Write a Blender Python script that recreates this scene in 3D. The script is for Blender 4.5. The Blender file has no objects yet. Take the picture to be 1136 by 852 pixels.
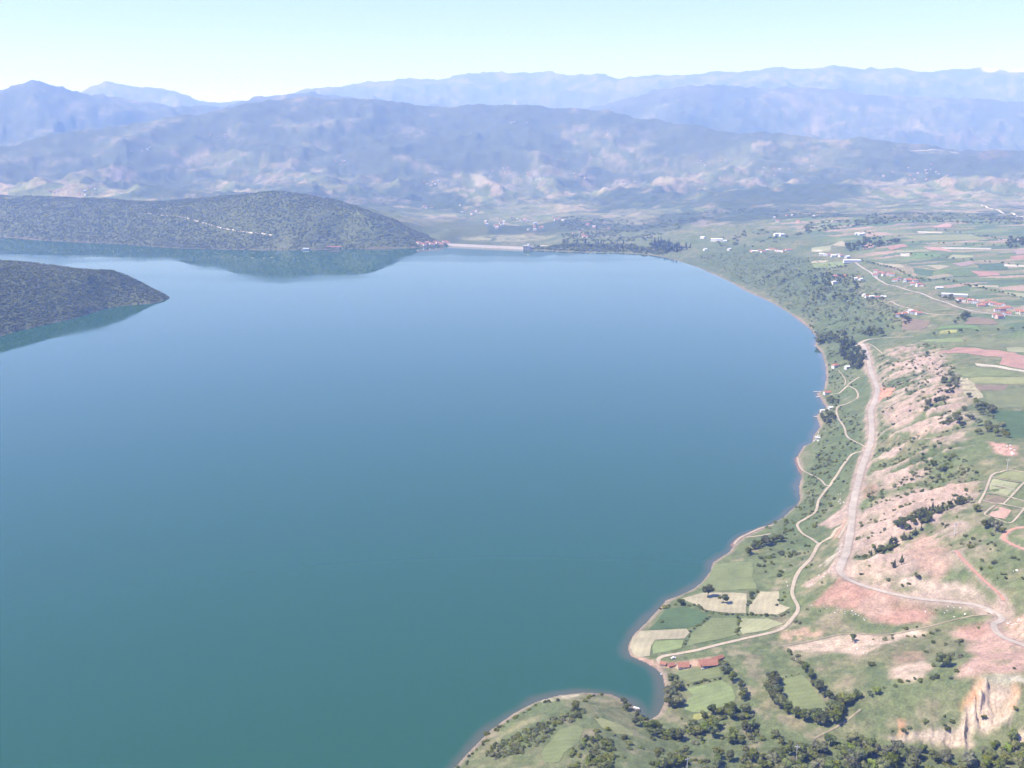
import bpy, math, random
import numpy as np

# ------------------------------------------------------------------ camera, sky, sun, exposure
scene = bpy.context.scene
COL = scene.collection
IMW, IMH = 1136.0, 852.0
FPX, HOR, CAMZ = 1104.0, 150.0, 450.0
PITCH = math.atan((IMH / 2 - HOR) / FPX)
cam = bpy.data.cameras.new("camera")
cam.sensor_width = 36.0
cam.lens = 36.0 * FPX / IMW
cam.clip_start, cam.clip_end = 1.0, 200000.0
camo = bpy.data.objects.new("camera", cam)
camo.location = (0, 0, CAMZ)
camo.rotation_euler = (math.pi / 2 - PITCH, 0, 0)
COL.objects.link(camo)
scene.camera = camo

SUN_EL, SUN_AZ = math.radians(54), math.radians(-97)      # azimuth from +Y (the view), negative = left
sdir = (math.sin(SUN_AZ) * math.cos(SUN_EL), math.cos(SUN_AZ) * math.cos(SUN_EL), math.sin(SUN_EL))
world = bpy.data.worlds.new("World"); scene.world = world
world.use_nodes = True
wn = world.node_tree
wn.nodes.clear()
sky = wn.nodes.new("ShaderNodeTexSky"); sky.sky_type = 'NISHITA'
sky.sun_disc = False; sky.sun_elevation = SUN_EL; sky.sun_rotation = SUN_AZ
sky.altitude = 2000; sky.air_density = 0.6; sky.dust_density = 0.0; sky.ozone_density = 4.0
bg = wn.nodes.new("ShaderNodeBackground"); bg.inputs[1].default_value = 0.145
wo = wn.nodes.new("ShaderNodeOutputWorld")
tint = wn.nodes.new("ShaderNodeVectorMath"); tint.operation = 'MULTIPLY'; tint.inputs[1].default_value = (1.03, 0.90, 1.36)   # camera white balance
wn.links.new(sky.outputs[0], tint.inputs[0]); wn.links.new(tint.outputs[0], bg.inputs[0]); wn.links.new(bg.outputs[0], wo.inputs[0])
sun = bpy.data.lights.new("sun", 'SUN'); sun.energy = 3.75; sun.angle = math.radians(0.53); sun.color = (1.0, 0.965, 0.92)
suno = bpy.data.objects.new("sun", sun); COL.objects.link(suno)
from mathutils import Vector
suno.rotation_euler = Vector(sdir).to_track_quat('Z', 'Y').to_euler()
suno.location = (0, 0, 3000)
vs = scene.view_settings
vs.view_transform = 'Standard'; vs.look = 'None'; vs.gamma = 1.0; vs.exposure = 1.10; vs.use_curve_mapping = False
scene.render.engine = 'CYCLES'
scene.cycles.max_bounces = 5; scene.cycles.diffuse_bounces = 2; scene.cycles.glossy_bounces = 2
scene.cycles.transmission_bounces = 1; scene.cycles.volume_bounces = 2
scene.cycles.use_denoising = True; scene.cycles.denoising_input_passes = 'RGB_ALBEDO_NORMAL'; scene.cycles.denoising_prefilter = 'FAST'
HAZE_DENSITY = 0.97e-4
HAZE_COLOR = (0.30, 0.48, 1.0)

rng = np.random.default_rng(7)
random.seed(7)

# ------------------------------------------------------------------ numpy tools
def smooth(a, b, x):
    t = np.clip((x - a) / (b - a), 0, 1)
    return t * t * (3 - 2 * t)

def _hash(ix, iy, seed):
    h = (ix.astype(np.int64) * 374761393 + iy.astype(np.int64) * 668265263 + seed * 1274126177) & 0xffffffff
    h = ((h ^ (h >> 13)) * 1274126177) & 0xffffffff
    return ((h ^ (h >> 16)) & 0xffffff) / float(0xffffff)

_prm = np.random.default_rng(3).permutation(1024).astype(np.int32); _prm2 = np.r_[_prm, _prm]
_ga = np.arange(1024) * (2 * np.pi * 0.61803398875)
_gx = np.cos(_ga).astype(np.float32); _gy = np.sin(_ga).astype(np.float32)
def perlin(x, y, seed=0):
    shp = np.shape(x)
    x = np.asarray(x).ravel(); y = np.asarray(y).ravel()
    out = np.empty(x.size, np.float32)
    for s in range(0, x.size, 65536):
        out[s:s + 65536] = _perlin(x[s:s + 65536] + (seed * 37.17) % 911, y[s:s + 65536] + (seed * 71.31) % 877)
    return out.reshape(shp)
def _perlin(x, y):
    ix = np.floor(x); iy = np.floor(y)
    fx = (x - ix).astype(np.float32); fy = (y - iy).astype(np.float32)
    ix = ix.astype(np.int32) & 1023; iy = iy.astype(np.int32) & 1023
    u = fx * fx * fx * (fx * (fx * 6 - 15) + 10); v = fy * fy * fy * (fy * (fy * 6 - 15) + 10)
    pa = _prm2[ix]; pb = _prm2[(ix + 1) & 1023]; iy1 = (iy + 1) & 1023
    i00 = _prm2[pa + iy]; i10 = _prm2[pb + iy]; i01 = _prm2[pa + iy1]; i11 = _prm2[pb + iy1]
    fx1 = fx - 1; fy1 = fy - 1
    a = _gx[i00] * fx + _gy[i00] * fy; b = _gx[i10] * fx1 + _gy[i10] * fy
    c = _gx[i01] * fx + _gy[i01] * fy1; d = _gx[i11] * fx1 + _gy[i11] * fy1
    a = a + (b - a) * u; c = c + (d - c) * u
    return (a + (c - a) * v) * 1.5

def fbm(x, y, wl, octv=4, seed=0, gain=0.5):
    s = np.zeros(np.shape(x)); amp = 1.0; tot = 0
    for o in range(octv):
        s += amp * perlin(x / wl + 17.3 * o, y / wl - 9.1 * o, seed + o); tot += amp
        amp *= gain; wl /= 2.03
    return s / tot

def ridged(x, y, wl, octv=4, seed=0, gain=0.5):
    s = np.zeros_like(x); amp = 1.0; tot = 0; w = np.ones_like(x)
    for o in range(octv):
        n = 1 - np.abs(perlin(x / wl + 5.7 * o, y / wl + 3.3 * o, seed + o)) * 1.6
        n = np.clip(n, 0, 1) ** 2
        s += amp * n * w; tot += amp
        w = np.clip(n * 1.6, 0, 1)
        amp *= gain; wl /= 2.07
    return s / tot

def cells(x, y, sx, sy, ang, seed=0):
    """nearest jittered point: (random id 0..1, second random)"""
    c, s = math.cos(ang), math.sin(ang)
    u = (x * c + y * s) / sx; v = (-x * s + y * c) / sy
    iu = np.floor(u).astype(np.int64); iv = np.floor(v).astype(np.int64)
    best = np.full(x.shape, 1e9); r1 = np.zeros_like(x); r2 = np.zeros_like(x)
    for du in (-1, 0, 1):
        for dv in (-1, 0, 1):
            a, b = iu + du, iv + dv
            px = a + 0.5 + 0.8 * (_hash(a, b, seed) - .5); py = b + 0.5 + 0.8 * (_hash(a, b, seed + 1) - .5)
            d = np.maximum(np.abs(u - px), np.abs(v - py))
            m = d < best
            best = np.where(m, d, best)
            r1 = np.where(m, _hash(a, b, seed + 2), r1); r2 = np.where(m, _hash(a, b, seed + 3), r2)
    return r1, r2

def pip(x, y, poly):
    inside = np.zeros(x.shape, bool)
    n = len(poly)
    for i in range(n):
        x0, y0 = poly[i]; x1, y1 = poly[(i + 1) % n]
        if y0 == y1: continue
        c = ((y0 > y) != (y1 > y)) & (x < (x1 - x0) * (y - y0) / (y1 - y0) + x0)
        inside ^= c
    return inside

def seg_dist(x, y, pts, closed=False):
    """distance to a polyline, plus the index-parameter of the nearest point"""
    best = np.full(x.shape, 1e18); par = np.zeros_like(x)
    n = len(pts) if closed else len(pts) - 1
    for i in range(n):
        x0, y0 = pts[i][:2]; x1, y1 = pts[(i + 1) % len(pts)][:2]
        dx, dy = x1 - x0, y1 - y0
        L = dx * dx + dy * dy + 1e-9
        t = np.clip(((x - x0) * dx + (y - y0) * dy) / L, 0, 1)
        d = (x - x0 - t * dx) ** 2 + (y - y0 - t * dy) ** 2
        m = d < best
        best = np.where(m, d, best); par = np.where(m, i + t, par)
    return np.sqrt(best), par

# ------------------------------------------------------------------ picture measurements -> places on the ground
CP, SP = math.cos(PITCH), math.sin(PITCH)
def ray(px, py):
    """azimuth (from +Y) and slope dz/drho of the sight line measured at a photo position"""
    xc = (px - IMW / 2) / FPX; yc = (IMH / 2 - py) / FPX
    dx, dy, dz = xc, CP + SP * yc, -SP + CP * yc
    rho = math.hypot(dx, dy)
    return math.atan2(dx, dy), dz / rho
def on_plane(px, py, z=0.0):
    a, t = ray(px, py)
    rho = (z - CAMZ) / t
    return (rho * math.sin(a), rho * math.cos(a))
def to_px(x, y, z):
    d = (y * CP - (z - CAMZ) * SP)
    return IMW / 2 + FPX * x / d, IMH / 2 - FPX * (y * SP + (z - CAMZ) * CP) / d
def Z(x0, y0, s, pts):
    return [(x0 + p[0] / s, y0 + p[1] / s) + tuple(p[2:]) for p in pts]

SHORE = [(380, 960), (430, 915), (470, 880), (505, 852), (520, 835), (545, 810), (570, 792), (595, 779), (620, 772), (648, 769),
         (676, 770), (696, 778), (707, 788), (712, 797), (720, 800), (731, 793), (737, 780), (739, 766), (737, 757), (735, 748), (727, 741),
         (717, 735), (700, 728), (697, 720), (698.5, 713), (704.6, 703), (717, 691), (731, 676), (739, 666), (754, 661), (769, 654), (778.6, 646.5),
         (788.5, 634), (791, 624), (801, 618), (809, 613), (815.6, 603), (828, 595), (843, 588.6), (857, 581), (868, 575), (878, 566), (885, 560),
         (888, 554), (886.7, 540), (890, 528), (884, 508), (891.6, 495), (901, 492), (902.5, 484), (910, 474), (906, 461), (917, 452),
         (912, 444), (906, 436.5), (914.7, 433), (917, 418), (916, 406), (912, 391.6), (904, 383), (907, 374.6), (898, 364), (877, 348),
         (855.5, 335), (830, 324), (808, 311.5), (775, 297), (753, 289.6), (735, 285), (720, 283), (690, 281), (640, 280), (588, 277.5),
         (585, 277), (503, 273.2), (490, 273.5), (470, 274.5), (440, 275.5), (400, 276), (360, 277), (319, 277.6), (260, 277), (200, 275.6), (150, 272), (120, 270), (60, 267.3), (0, 262.5),
         (-60, 260), (-130, 259), (-220, 258)]
shore_w = [on_plane(*p) for p in SHORE]
lake_poly = shore_w + [(-5200, 4300), (-5200, 0), (0, 200)]
ISLE = [(188.5, 330), (176, 335.5), (150, 338), (120, 341.5), (80, 353.5), (50, 360), (20, 367), (0, 373), (-60, 388), (-140, 410), (-240, 430), (-240, 300), (-100, 297),
        (-20, 300), (40, 304), (100, 312), (150, 320), (178, 326)]
isle_w = [on_plane(*p) for p in ISLE]

# ------------------------------------------------------------------ terrain: a polar height field round the view's foot point
A0, A1, NA = -0.72, 0.80, 1290
aa = np.linspace(A0, A1, NA)
rr = np.concatenate([np.exp(np.arange(math.log(450), math.log(3200), 0.0032)), np.exp(np.arange(math.log(3200), math.log(7000), 0.0044)),
                     np.exp(np.arange(math.log(7000), math.log(26500), 0.0062))])
NR = len(rr)
AG, RG = np.meshgrid(aa, rr)
XG = RG * np.sin(AG); YG = RG * np.cos(AG)

CTRL = [
    # bottom peninsula and the wooded gully
    (600, 800, 11), (640, 815, 18), (680, 797, 13), (660, 780, 8), (640, 852, 22), (560, 842, 11), (540, 852, 9), (700, 830, 13), (590, 840, 16), (620, 785, 9),
    (722, 808, 3), (745, 822, 4), (800, 832, 8), (850, 845, 10), (900, 838, 13), (950, 830, 16), (1000, 842, 20), (1060, 848, 24), (1120, 848, 30), (700, 900, 15), (900, 900, 22), (1100, 900, 36), (560, 900, 18),
    # fields under the house
    (760, 738, 3), (775, 755, 6), (760, 780, 4), (800, 780, 8), (830, 750, 14), (820, 720, 12), (890, 770, 18), (870, 730, 18), (930, 755, 25), (960, 735, 33), (860, 800, 14), (900, 805, 17), (985, 735, 40), (940, 790, 24),
    # green hill with the cliff
    (970, 790, 30), (1000, 775, 40), (1040, 762, 50), (1078, 752, 57), (1060, 775, 46), (1030, 800, 30), (990, 803, 24), (1068, 770, 52),
    (1100, 755, 60), (1128, 758, 63), (1090, 790, 42), (1110, 790, 44), (1075, 812, 26), (1050, 818, 23), (1110, 815, 32), (1136, 800, 46), (1136, 830, 34), (1000, 818, 19), (1060, 832, 22),
    (1100, 735, 61), (1136, 735, 66), (1050, 725, 50), (1015, 745, 42), (1030, 735, 46),
    # low point with fields
    (720, 712, 4), (745, 690, 5), (760, 668, 4), (800, 690, 7), (800, 665, 8), (840, 680, 12), (850, 650, 13), (820, 625, 9), (790, 650, 6), (845, 605, 9), (880, 625, 19), (886, 674, 20), (860, 700, 16), (800, 716, 9), (750, 726, 5),
    (895, 690, 22), (840, 712, 13), (880, 711, 19), (920, 712, 25), (950, 706, 30), (990, 705, 38), (1050, 695, 46), (1085, 710, 55), (920, 685, 26), (905, 670, 25), (955, 690, 30), (1000, 690, 38),
    # the new road and its slopes
    (931, 634, 47), (939, 611, 47), (945, 567, 47), (951, 540, 47), (958, 515, 47), (966, 490, 47), (966, 457, 46), (973, 430, 46), (964, 400, 44), (950, 650, 48), (990, 660, 50), (1041, 667, 55), (1080, 670, 59), (1110, 682, 62), (1105, 700, 61), (1136, 716, 66),
    (905, 610, 26), (915, 585, 30), (895, 575, 20), (880, 590, 15), (912, 548, 26), (900, 540, 14), (925, 520, 28), (905, 510, 14), (935, 495, 30), (920, 475, 18), (945, 465, 33), (930, 450, 22), (950, 440, 29), (952, 432, 29), (930, 430, 18), (935, 405, 18), (950, 400, 32), (925, 390, 12), (930, 375, 18), (945, 382, 32),
    # eroded slopes up to the plateau
    (975, 600, 62), (1000, 580, 74), (1000, 620, 64), (1040, 570, 88), (1040, 630, 70), (1060, 600, 84), (1000, 545, 74), (980, 520, 64), (1030, 520, 86), (1060, 500, 100), (1080, 540, 100), (1100, 560, 104), (1136, 530, 111), (1100, 600, 96), (1136, 580, 106), (1136, 640, 84), (1090, 640, 78),
    (990, 480, 66), (1000, 450, 72), (1020, 430, 84), (1010, 405, 74), (1040, 400, 96), (1050, 440, 102), (1060, 470, 103), (990, 400, 58), (980, 380, 50), (980, 374, 50), (1000, 373, 58), (1015, 372, 66), (1030, 372, 78), (1080, 430, 107), (1136, 430, 110), (1136, 480, 111), (1090, 480, 108), (1100, 390, 105), (1136, 380, 106), (1180, 450, 112), (1180, 560, 116), (1180, 650, 92), (1180, 740, 76), (1180, 820, 50),
    # upper shore slopes and the village plateau
    (945, 360, 36), (920, 360, 18), (960, 345, 52), (930, 335, 40), (900, 340, 16), (980, 335, 68), (1000, 345, 80), (1060, 348, 92), (1136, 350, 98), (1050, 365, 92), (1020, 325, 88), (1136, 325, 100),
    (900, 315, 36), (870, 325, 14), (940, 310, 62), (970, 300, 82), (850, 305, 20), (860, 290, 40), (900, 288, 66), (820, 300, 14), (950, 280, 88), (1050, 300, 98), (1136, 300, 102), (1000, 275, 100), (1100, 275, 104),
    (800, 285, 20), (820, 275, 42), (780, 285, 12), (770, 275, 22), (870, 268, 74), (920, 262, 90), (980, 258, 104), (1060, 258, 108), (1136, 262, 108), (750, 275, 14), (740, 268, 20), (800, 262, 52), (850, 250, 84), (900, 248, 98), (960, 246, 112), (1040, 248, 118), (1136, 250, 116), (780, 255, 48), (720, 275, 8), (690, 272, 8), (720, 262, 14), (650, 272, 6),
    # headland across the lake
    (0, 216, 150), (40, 219, 142), (80, 222, 136), (120, 225, 130), (160, 226, 132), (200, 224, 141), (240, 220, 163), (260, 217, 180), (280, 215, 193), (296, 216, 191), (311, 218, 186), (325, 223, 170), (339, 229, 150), (370, 237, 126), (400, 244, 105), (440, 255, 62), (470, 264, 28), (-80, 212, 165), (-160, 214, 165),
    (100, 248, 60), (200, 250, 66), (280, 243, 100), (330, 250, 82), (20, 245, 60), (380, 260, 46), (240, 260, 40), (150, 255, 44), (-80, 245, 64), (300, 262, 42),
    # wooded spit on the left
    (0, 288, 118), (30, 289, 112), (52, 292, 102), (76, 296, 92), (100, 299, 80), (132, 303, 64), (150, 311, 44), (165, 318, 26), (178, 325, 11), (0, 330, 62), (60, 325, 54), (100, 322, 42), (0, 350, 32), (60, 343, 24), (120, 330, 18), (-60, 286, 120), (-150, 288, 120), (-60, 340, 60), (-60, 298, 90),
]
pts = [on_plane(px, py, z) + (z,) for px, py, z in CTRL]
for i, p in enumerate(shore_w): pts.append(p + (0.6,))
for p in isle_w: pts.append(p + (0.6,))
def polar(px, r): a, _ = ray(px, 400); return (r * math.sin(a), r * math.cos(a))
for px in range(-250, 1420, 90):           # land behind the lake
    zb = float(np.interp(px, [-250, 380, 470, 540, 620, 720, 800, 1400], [70, 60, 10, -18, -12, 12, 70, 118]))
    ca = math.cos(ray(px, 400)[0])
    for r, k in ((5600, 1.0), (6200, 1.15)): pts.append(polar(px, r / ca) + (zb * k + (r - 5600) * 0.03,))
for px in (520, 545, 570): pts.append(polar(px, 4360) + (-24,)); pts.append(polar(px, 4700) + (-24,))
for px, r, z in ((610, 4400, -14), (650, 4500, -6), (480, 4500, 4)): pts.append(polar(px, r) + (z,))
# bottom of the lake
for x, y in ((-200, 1200), (0, 1600), (-600, 2000), (200, 2500), (-200, 3200), (-1400, 1500), (400, 3300), (-900, 3500), (0, 900), (-500, 800), (-2500, 3600), (-2600, 1500)): pts.append((x, y, -25))
P = np.array(pts)
SC = 1000.0; RC2 = (45 / SC) ** 2
n = len(P)
D = np.sqrt((P[:, None, 0] - P[None, :, 0]) ** 2 / SC ** 2 + (P[:, None, 1] - P[None, :, 1]) ** 2 / SC ** 2 + RC2)
Pm = np.c_[np.ones(n), P[:, 0] / SC, P[:, 1] / SC]
Amat = np.block([[-D + 0.004 * np.eye(n), Pm], [Pm.T, np.zeros((3, 3))]])
sol = np.linalg.solve(Amat, np.r_[P[:, 2], 0, 0, 0])
def rbf(x, y):
    out = np.zeros(x.size); xf = x.ravel() / SC; yf = y.ravel() / SC
    for s in range(0, xf.size, 40000):
        e = slice(s, s + 40000)
        d = np.sqrt((xf[e, None] - P[None, :, 0] / SC) ** 2 + (yf[e, None] - P[None, :, 1] / SC) ** 2 + RC2)
        out[e] = -d @ sol[:n] + sol[n] + sol[n + 1] * xf[e] + sol[n + 2] * yf[e]
    return out.reshape(x.shape)

near_rows = int(np.searchsorted(rr, 7900))
xn, yn = XG[:near_rows], YG[:near_rows]
sd, _ = seg_dist(xn, yn, lake_poly, True)
inlake = pip(xn, yn, lake_poly)
sdi, _ = seg_dist(xn, yn, isle_w, True)
inisle = pip(xn, yn, isle_w)
land = (~inlake) | inisle
SD = np.where(land, np.where(inisle, sdi, sd), -np.minimum(sd, sdi))      # >0 on land
zn = np.full_like(xn, -20.0); _sel = SD > -60; zn[_sel] = rbf(xn[_sel], yn[_sel]); zrbf = zn.copy()
# rolling relief, kept small close to the shore and on the tilled plateau
plateau = smooth(96, 104, zn) * smooth(300, 500, SD) * (xn > 600) * (yn < 4200)
amp = smooth(10, 150, SD) * (1 - 0.85 * plateau)
zn = zn + amp * (5.0 * fbm(xn, yn, 170, 4, 11) + 1.6 * fbm(xn, yn, 38, 3, 12))
far_amp = smooth(3700, 4600, YG[:near_rows]) * amp * (xn > -150)
zn = zn + far_amp * (26 * (ridged(xn, yn, 520, 4, 31) - 0.35))
forest_rel = smooth(-2600, -1400, -xn) * amp        # headland and spit: spurs and gullies
zn = zn + np.where(xn < -150, amp * 20 * (ridged(xn, yn, 420, 4, 33) - 0.38), 0)
zl = np.minimum(np.maximum(zn, 0.45 + 0.035 * np.clip(SD, 0, 120)), 0.45 + 0.95 * np.clip(SD, 0, 1e6))
zn = np.where(land, zl, np.maximum(-0.35 * np.abs(SD) - 0.05, -22))
zn = np.where(~land & (np.abs(SD) > 40), -22, zn)
# downstream of the dam the valley may lie under the lake level
dam_a, dam_b = on_plane(497, 272.5), on_plane(588, 277)
below = smooth(30, 90, yn - (dam_a[1] + (xn - dam_a[0]) / (dam_b[0] - dam_a[0]) * (dam_b[1] - dam_a[1]))) * smooth(dam_a[0] - 70, dam_a[0] + 30, xn) * smooth(dam_b[0] + 200, dam_b[0] + 60, xn)
zn = np.where(below > 0, zn * (1 - below) + below * np.minimum(zn, zrbf), zn)

# ---- far land: valley floor and three mountain lines
def curve(pts):
    p = np.array(pts, float); return lambda px: np.interp(px, p[:, 0], p[:, 1])
PXA = IMW / 2 + FPX * np.tan(aa) * (CP + SP * (IMH / 2 - 160) / FPX)        # photo column that each azimuth crosses near the skyline
crestC = curve([(-300, 168), (-100, 166), (0, 160), (60, 151), (120, 141), (200, 127), (250, 117), (290, 111), (340, 107), (380, 109), (415, 109), (468, 114.6), (521, 114.6), (567, 114.6), (605, 120), (648, 118), (686, 125),
                (718, 132), (760, 136), (789, 144), (845, 147), (907, 151), (984, 156), (1088, 167), (1136, 172), (1400, 178)])
crestD = curve([(-300, 104), (-100, 100), (0, 98), (16, 98), (44, 88.7), (64, 93), (96, 101), (124, 106), (160, 112), (200, 115), (250, 119), (270, 113), (300, 107), (340, 104), (380, 106), (420, 113), (600, 125), (650, 119), (690, 109), (732, 98.5), (785, 91.5),
                (827, 95), (880, 96.6), (940, 101), (1000, 106), (1136, 113), (1400, 116)])
crestE = curve([(-300, 112), (60, 110), (100, 99), (124, 90), (152, 94), (176, 97), (200, 102), (224, 110), (247, 114), (280, 111), (319, 103), (339, 98.7), (371, 95), (380, 94.5), (415, 88), (486, 86.5), (514, 82), (552, 78.3), (591, 79.4),
                (609, 78), (626, 81), (662, 81), (683, 86.4), (704, 83), (740, 83.7), (792, 79), (820, 80), (862, 74), (890, 75.7), (918, 71), (949, 74.6), (1012, 77.4), (1026, 79), (1054, 75.7), (1099, 74.6), (1109, 76.4), (1136, 74.6), (1250, 82), (1400, 90)])
distC = curve([(-300, 8200), (0, 8600), (200, 9300), (450, 10000), (650, 9800), (800, 8800), (1000, 8600), (1200, 9000), (1400, 9000)])
distD = curve([(-300, 12500), (50, 13000), (200, 14500), (340, 13800), (600, 15500), (750, 14200), (900, 15000), (1136, 15500), (1400, 15500)])
distE = curve([(-300, 22000), (124, 21000), (300, 20500), (550, 22500), (700, 21500), (920, 21500), (1136, 23000), (1400, 22500)])
def tslope(py):      # slope of a sight line at the centre column
    return np.tan(np.arctan((IMH / 2 - py) / FPX) - PITCH)
def crest_z(cpy, cd):
    d = cd(PXA); py = cpy(PXA)
    yc = (IMH / 2 - py) / FPX; xc = (PXA - IMW / 2) / FPX
    t = (-SP + CP * yc) / np.hypot(xc, CP + SP * yc)
    return d, CAMZ + d * t
dC, zC = crest_z(crestC, distC); dD, zD = crest_z(crestD, distD); dE, zE = crest_z(crestE, distE)
b0 = np.interp(PXA, [-250, 380, 470, 540, 620, 720, 800, 1400], [82, 70, 20, 0, 4, 26, 95, 140])
b1 = np.interp(PXA, [-300, 150, 380, 560, 700, 800, 950, 1400], [130, 120, 80, 40, 58, 120, 165, 175])
b2 = np.interp(PXA, [-300, 150, 380, 560, 700, 800, 950, 1400], [190, 190, 150, 95, 120, 170, 205, 205])
xf, yf = XG[near_rows - 260:], YG[near_rows - 260:]
rf = RG[near_rows - 260:]
wob = fbm(xf, yf, 3000, 3, 50) * 420 * smooth(6300, 7600, rf)
zf = np.zeros_like(rf)
for j in range(NA):
    rs = np.array([5200, 6000, 7000, 7700, dC[j], dC[j] + 1700, dD[j] - 2300, dD[j], dD[j] + 2400, dE[j] - 3600, dE[j], dE[j] + 2500])
    zs = np.array([b0[j] * .8, b0[j], b1[j], b2[j], zC[j], zC[j] - 230, min(zC[j] - 120, zD[j] - 330), zD[j], zD[j] - 300, min(zD[j] - 150, zE[j] - 520), zE[j], zE[j] - 700])
    zf[:, j] = np.interp(rf[:, j] + wob[:, j] * (1 - np.exp(-((rf[:, j] - dC[j]) / 700) ** 2)) * (rf[:, j] < dC[j]), rs, zs)
def near_crest(d, w): return np.exp(-((rf - d[None, :]) / w) ** 2)
env = 1 - 0.8 * np.maximum.reduce([near_crest(dC, 700), near_crest(dD, 900), near_crest(dE, 1200)])
wx = xf + 260 * fbm(xf, yf, 1400, 3, 61); wy = yf + 260 * fbm(xf, yf, 1400, 3, 62)
rel = smooth(5600, 7400, rf) * 150 + smooth(9000, 15000, rf) * 190
zf = zf + env * rel * (ridged(wx, wy, 1900, 5, 41, 0.5) - 0.42) + smooth(5600, 7000, rf) * 78 * (ridged(wx, wy, 620, 4, 45) - 0.4) * (0.35 + 0.65 * env) + smooth(5600, 6500, rf) * 24 * fbm(xf, yf, 200, 3, 47)
ZG = np.zeros_like(RG)
ZG[:near_rows] = zn
w = smooth(5450, 6250, yf)
k = near_rows - 260
zfull = np.zeros_like(RG); zfull[k:] = zf
wf = np.zeros_like(RG); wf[k:] = w
ZG = ZG * (1 - wf) + zfull * wf
SDG = np.full_like(RG, 5000.0); SDG[:near_rows] = SD

# ---- lookups on the height field
lrr = rr
def height(x, y):
    x = np.asarray(x, float); y = np.asarray(y, float)
    a = np.arctan2(x, y); r = np.hypot(x, y)
    fa = np.clip((a - A0) / (A1 - A0) * (NA - 1), 0, NA - 1.001)
    j = np.clip(np.searchsorted(rr, r) - 1, 0, NR - 2)
    fr = np.clip((r - rr[j]) / (rr[j + 1] - rr[j]), 0, 1)
    i = fa.astype(int); u = fa - i
    return (ZG[j, i] * (1 - u) + ZG[j, i + 1] * u) * (1 - fr) + (ZG[j + 1, i] * (1 - u) + ZG[j + 1, i + 1] * u) * fr
def hit(px, py):
    """where the sight line measured at a photo position meets the ground"""
    a, t = ray(px, py)
    fa = min(max((a - A0) / (A1 - A0) * (NA - 1), 0), NA - 1.001)
    i = int(fa); u = fa - i
    col = np.maximum(ZG[:, i] * (1 - u) + ZG[:, i + 1] * u, 0.0)
    d = col - (CAMZ + t * rr)
    js = np.nonzero(d > 0)[0]
    if len(js) == 0: rho = rr[-1]
    elif js[0] == 0: rho = rr[0]
    else:
        j = js[0]; f = d[j - 1] / (d[j - 1] - d[j]); rho = rr[j - 1] + f * (rr[j] - rr[j - 1])
    x, y = rho * math.sin(a), rho * math.cos(a)
    return (x, y, max(float(height(x, y)), 0.0))
def hits(pp): return [hit(p[0], p[1])[:2] for p in pp]
def catmull(pts, step):
    P_ = [np.array(p, float) for p in pts]; out = []
    for i in range(len(P_) - 1):
        p0 = P_[max(i - 1, 0)]; p1 = P_[i]; p2 = P_[i + 1]; p3 = P_[min(i + 2, len(P_) - 1)]
        m = max(2, int(np.linalg.norm(p2 - p1) / step))
        for k_ in range(m):
            t = k_ / m
            out.append(0.5 * ((2 * p1) + (-p0 + p2) * t + (2 * p0 - 5 * p1 + 4 * p2 - p3) * t * t + (-p0 + 3 * p1 - 3 * p2 + p3) * t ** 3))
    out.append(P_[-1])
    return np.array(out)

# ------------------------------------------------------------------ gullies, cliffs, roads cut into the height field
def zone_mask(poly_px, soft, rows=None, warp=0.0, seed=3):
    """soft mask (0..1) of a traced patch of ground; returns (index tuple, mask)"""
    poly = np.array(hits(poly_px))
    rows = near_rows if rows is None else rows
    x, y = XG[:rows], YG[:rows]
    m0 = soft * 1.5 + warp * 1.2
    bb = (x > poly[:, 0].min() - m0) & (x < poly[:, 0].max() + m0) & (y > poly[:, 1].min() - m0) & (y < poly[:, 1].max() + m0)
    idx = np.nonzero(bb)
    xs, ys = x[idx], y[idx]
    if warp:
        xs = xs + warp * fbm(xs, ys, warp * 3.5, 3, seed); ys = ys + warp * fbm(xs, ys, warp * 3.5, 3, seed + 9)
    d, _ = seg_dist(xs, ys, poly, True)
    d = np.where(pip(xs, ys, poly), d, -d)
    return idx, smooth(-soft, soft, d)

Z5 = (860, 360, 4.116); Z6 = (860, 500, 3.873); Z7 = (680, 580, 4.057); Z1B = (840, 660, 3.838); Z3B = (900, 240, 4.814); Z4B = (1000, 260, 8.353); Z8 = (1000, 480, 6.088)
Z2B = (660, 740, 6.31); ZP = (500, 760, 6.31); ZR = (820, 740, 7.1); ZC4 = (976, 730, 6.98); ZS = (760, 560, 6.31); ZU = (720, 220, 2.731); ZE = (920, 390, 5.26); ZM = (380, 60, 2.84); ZN = (740, 60, 2.87); ZL = (0, 60, 2.505); ZD = (460, 230, 6.31); Z6B = (900, 590, 6.556)
EROD = [(974, 396), (988, 386), (1015, 381), (1045, 383), (1062, 420), (1075, 460), (1060, 500), (1085, 520), (1090, 545), (1065, 570), (1075, 600), (1040, 640), (1000, 650), (945, 640), (950, 590), (962, 540), (975, 480), (982, 440)]
g0 = np.array(hit(1060, 470)[:2]); g1 = np.array(hit(985, 500)[:2])
gd = (g1 - g0) / np.linalg.norm(g1 - g0); gp = np.array([-gd[1], gd[0]])
idx, m = zone_mask(EROD, 26, warp=20)
xs, ys = XG[idx], YG[idx]
al = xs * gd[0] + ys * gd[1]; ac = xs * gp[0] + ys * gp[1]
ac = ac + 7 * fbm(xs, ys, 80, 3, 71)
gul = 0.75 * ridged(ac * 1.0, al * 0.12, 38, 3, 72, 0.5) + 0.25 * ridged(ac, al * 0.2, 15, 2, 73, 0.5)
gul_val = gul
ZG[idx] += m * (18.0 * (gul - 0.45))
EROD_IDX, EROD_M, EROD_G = idx, m, gul
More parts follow.
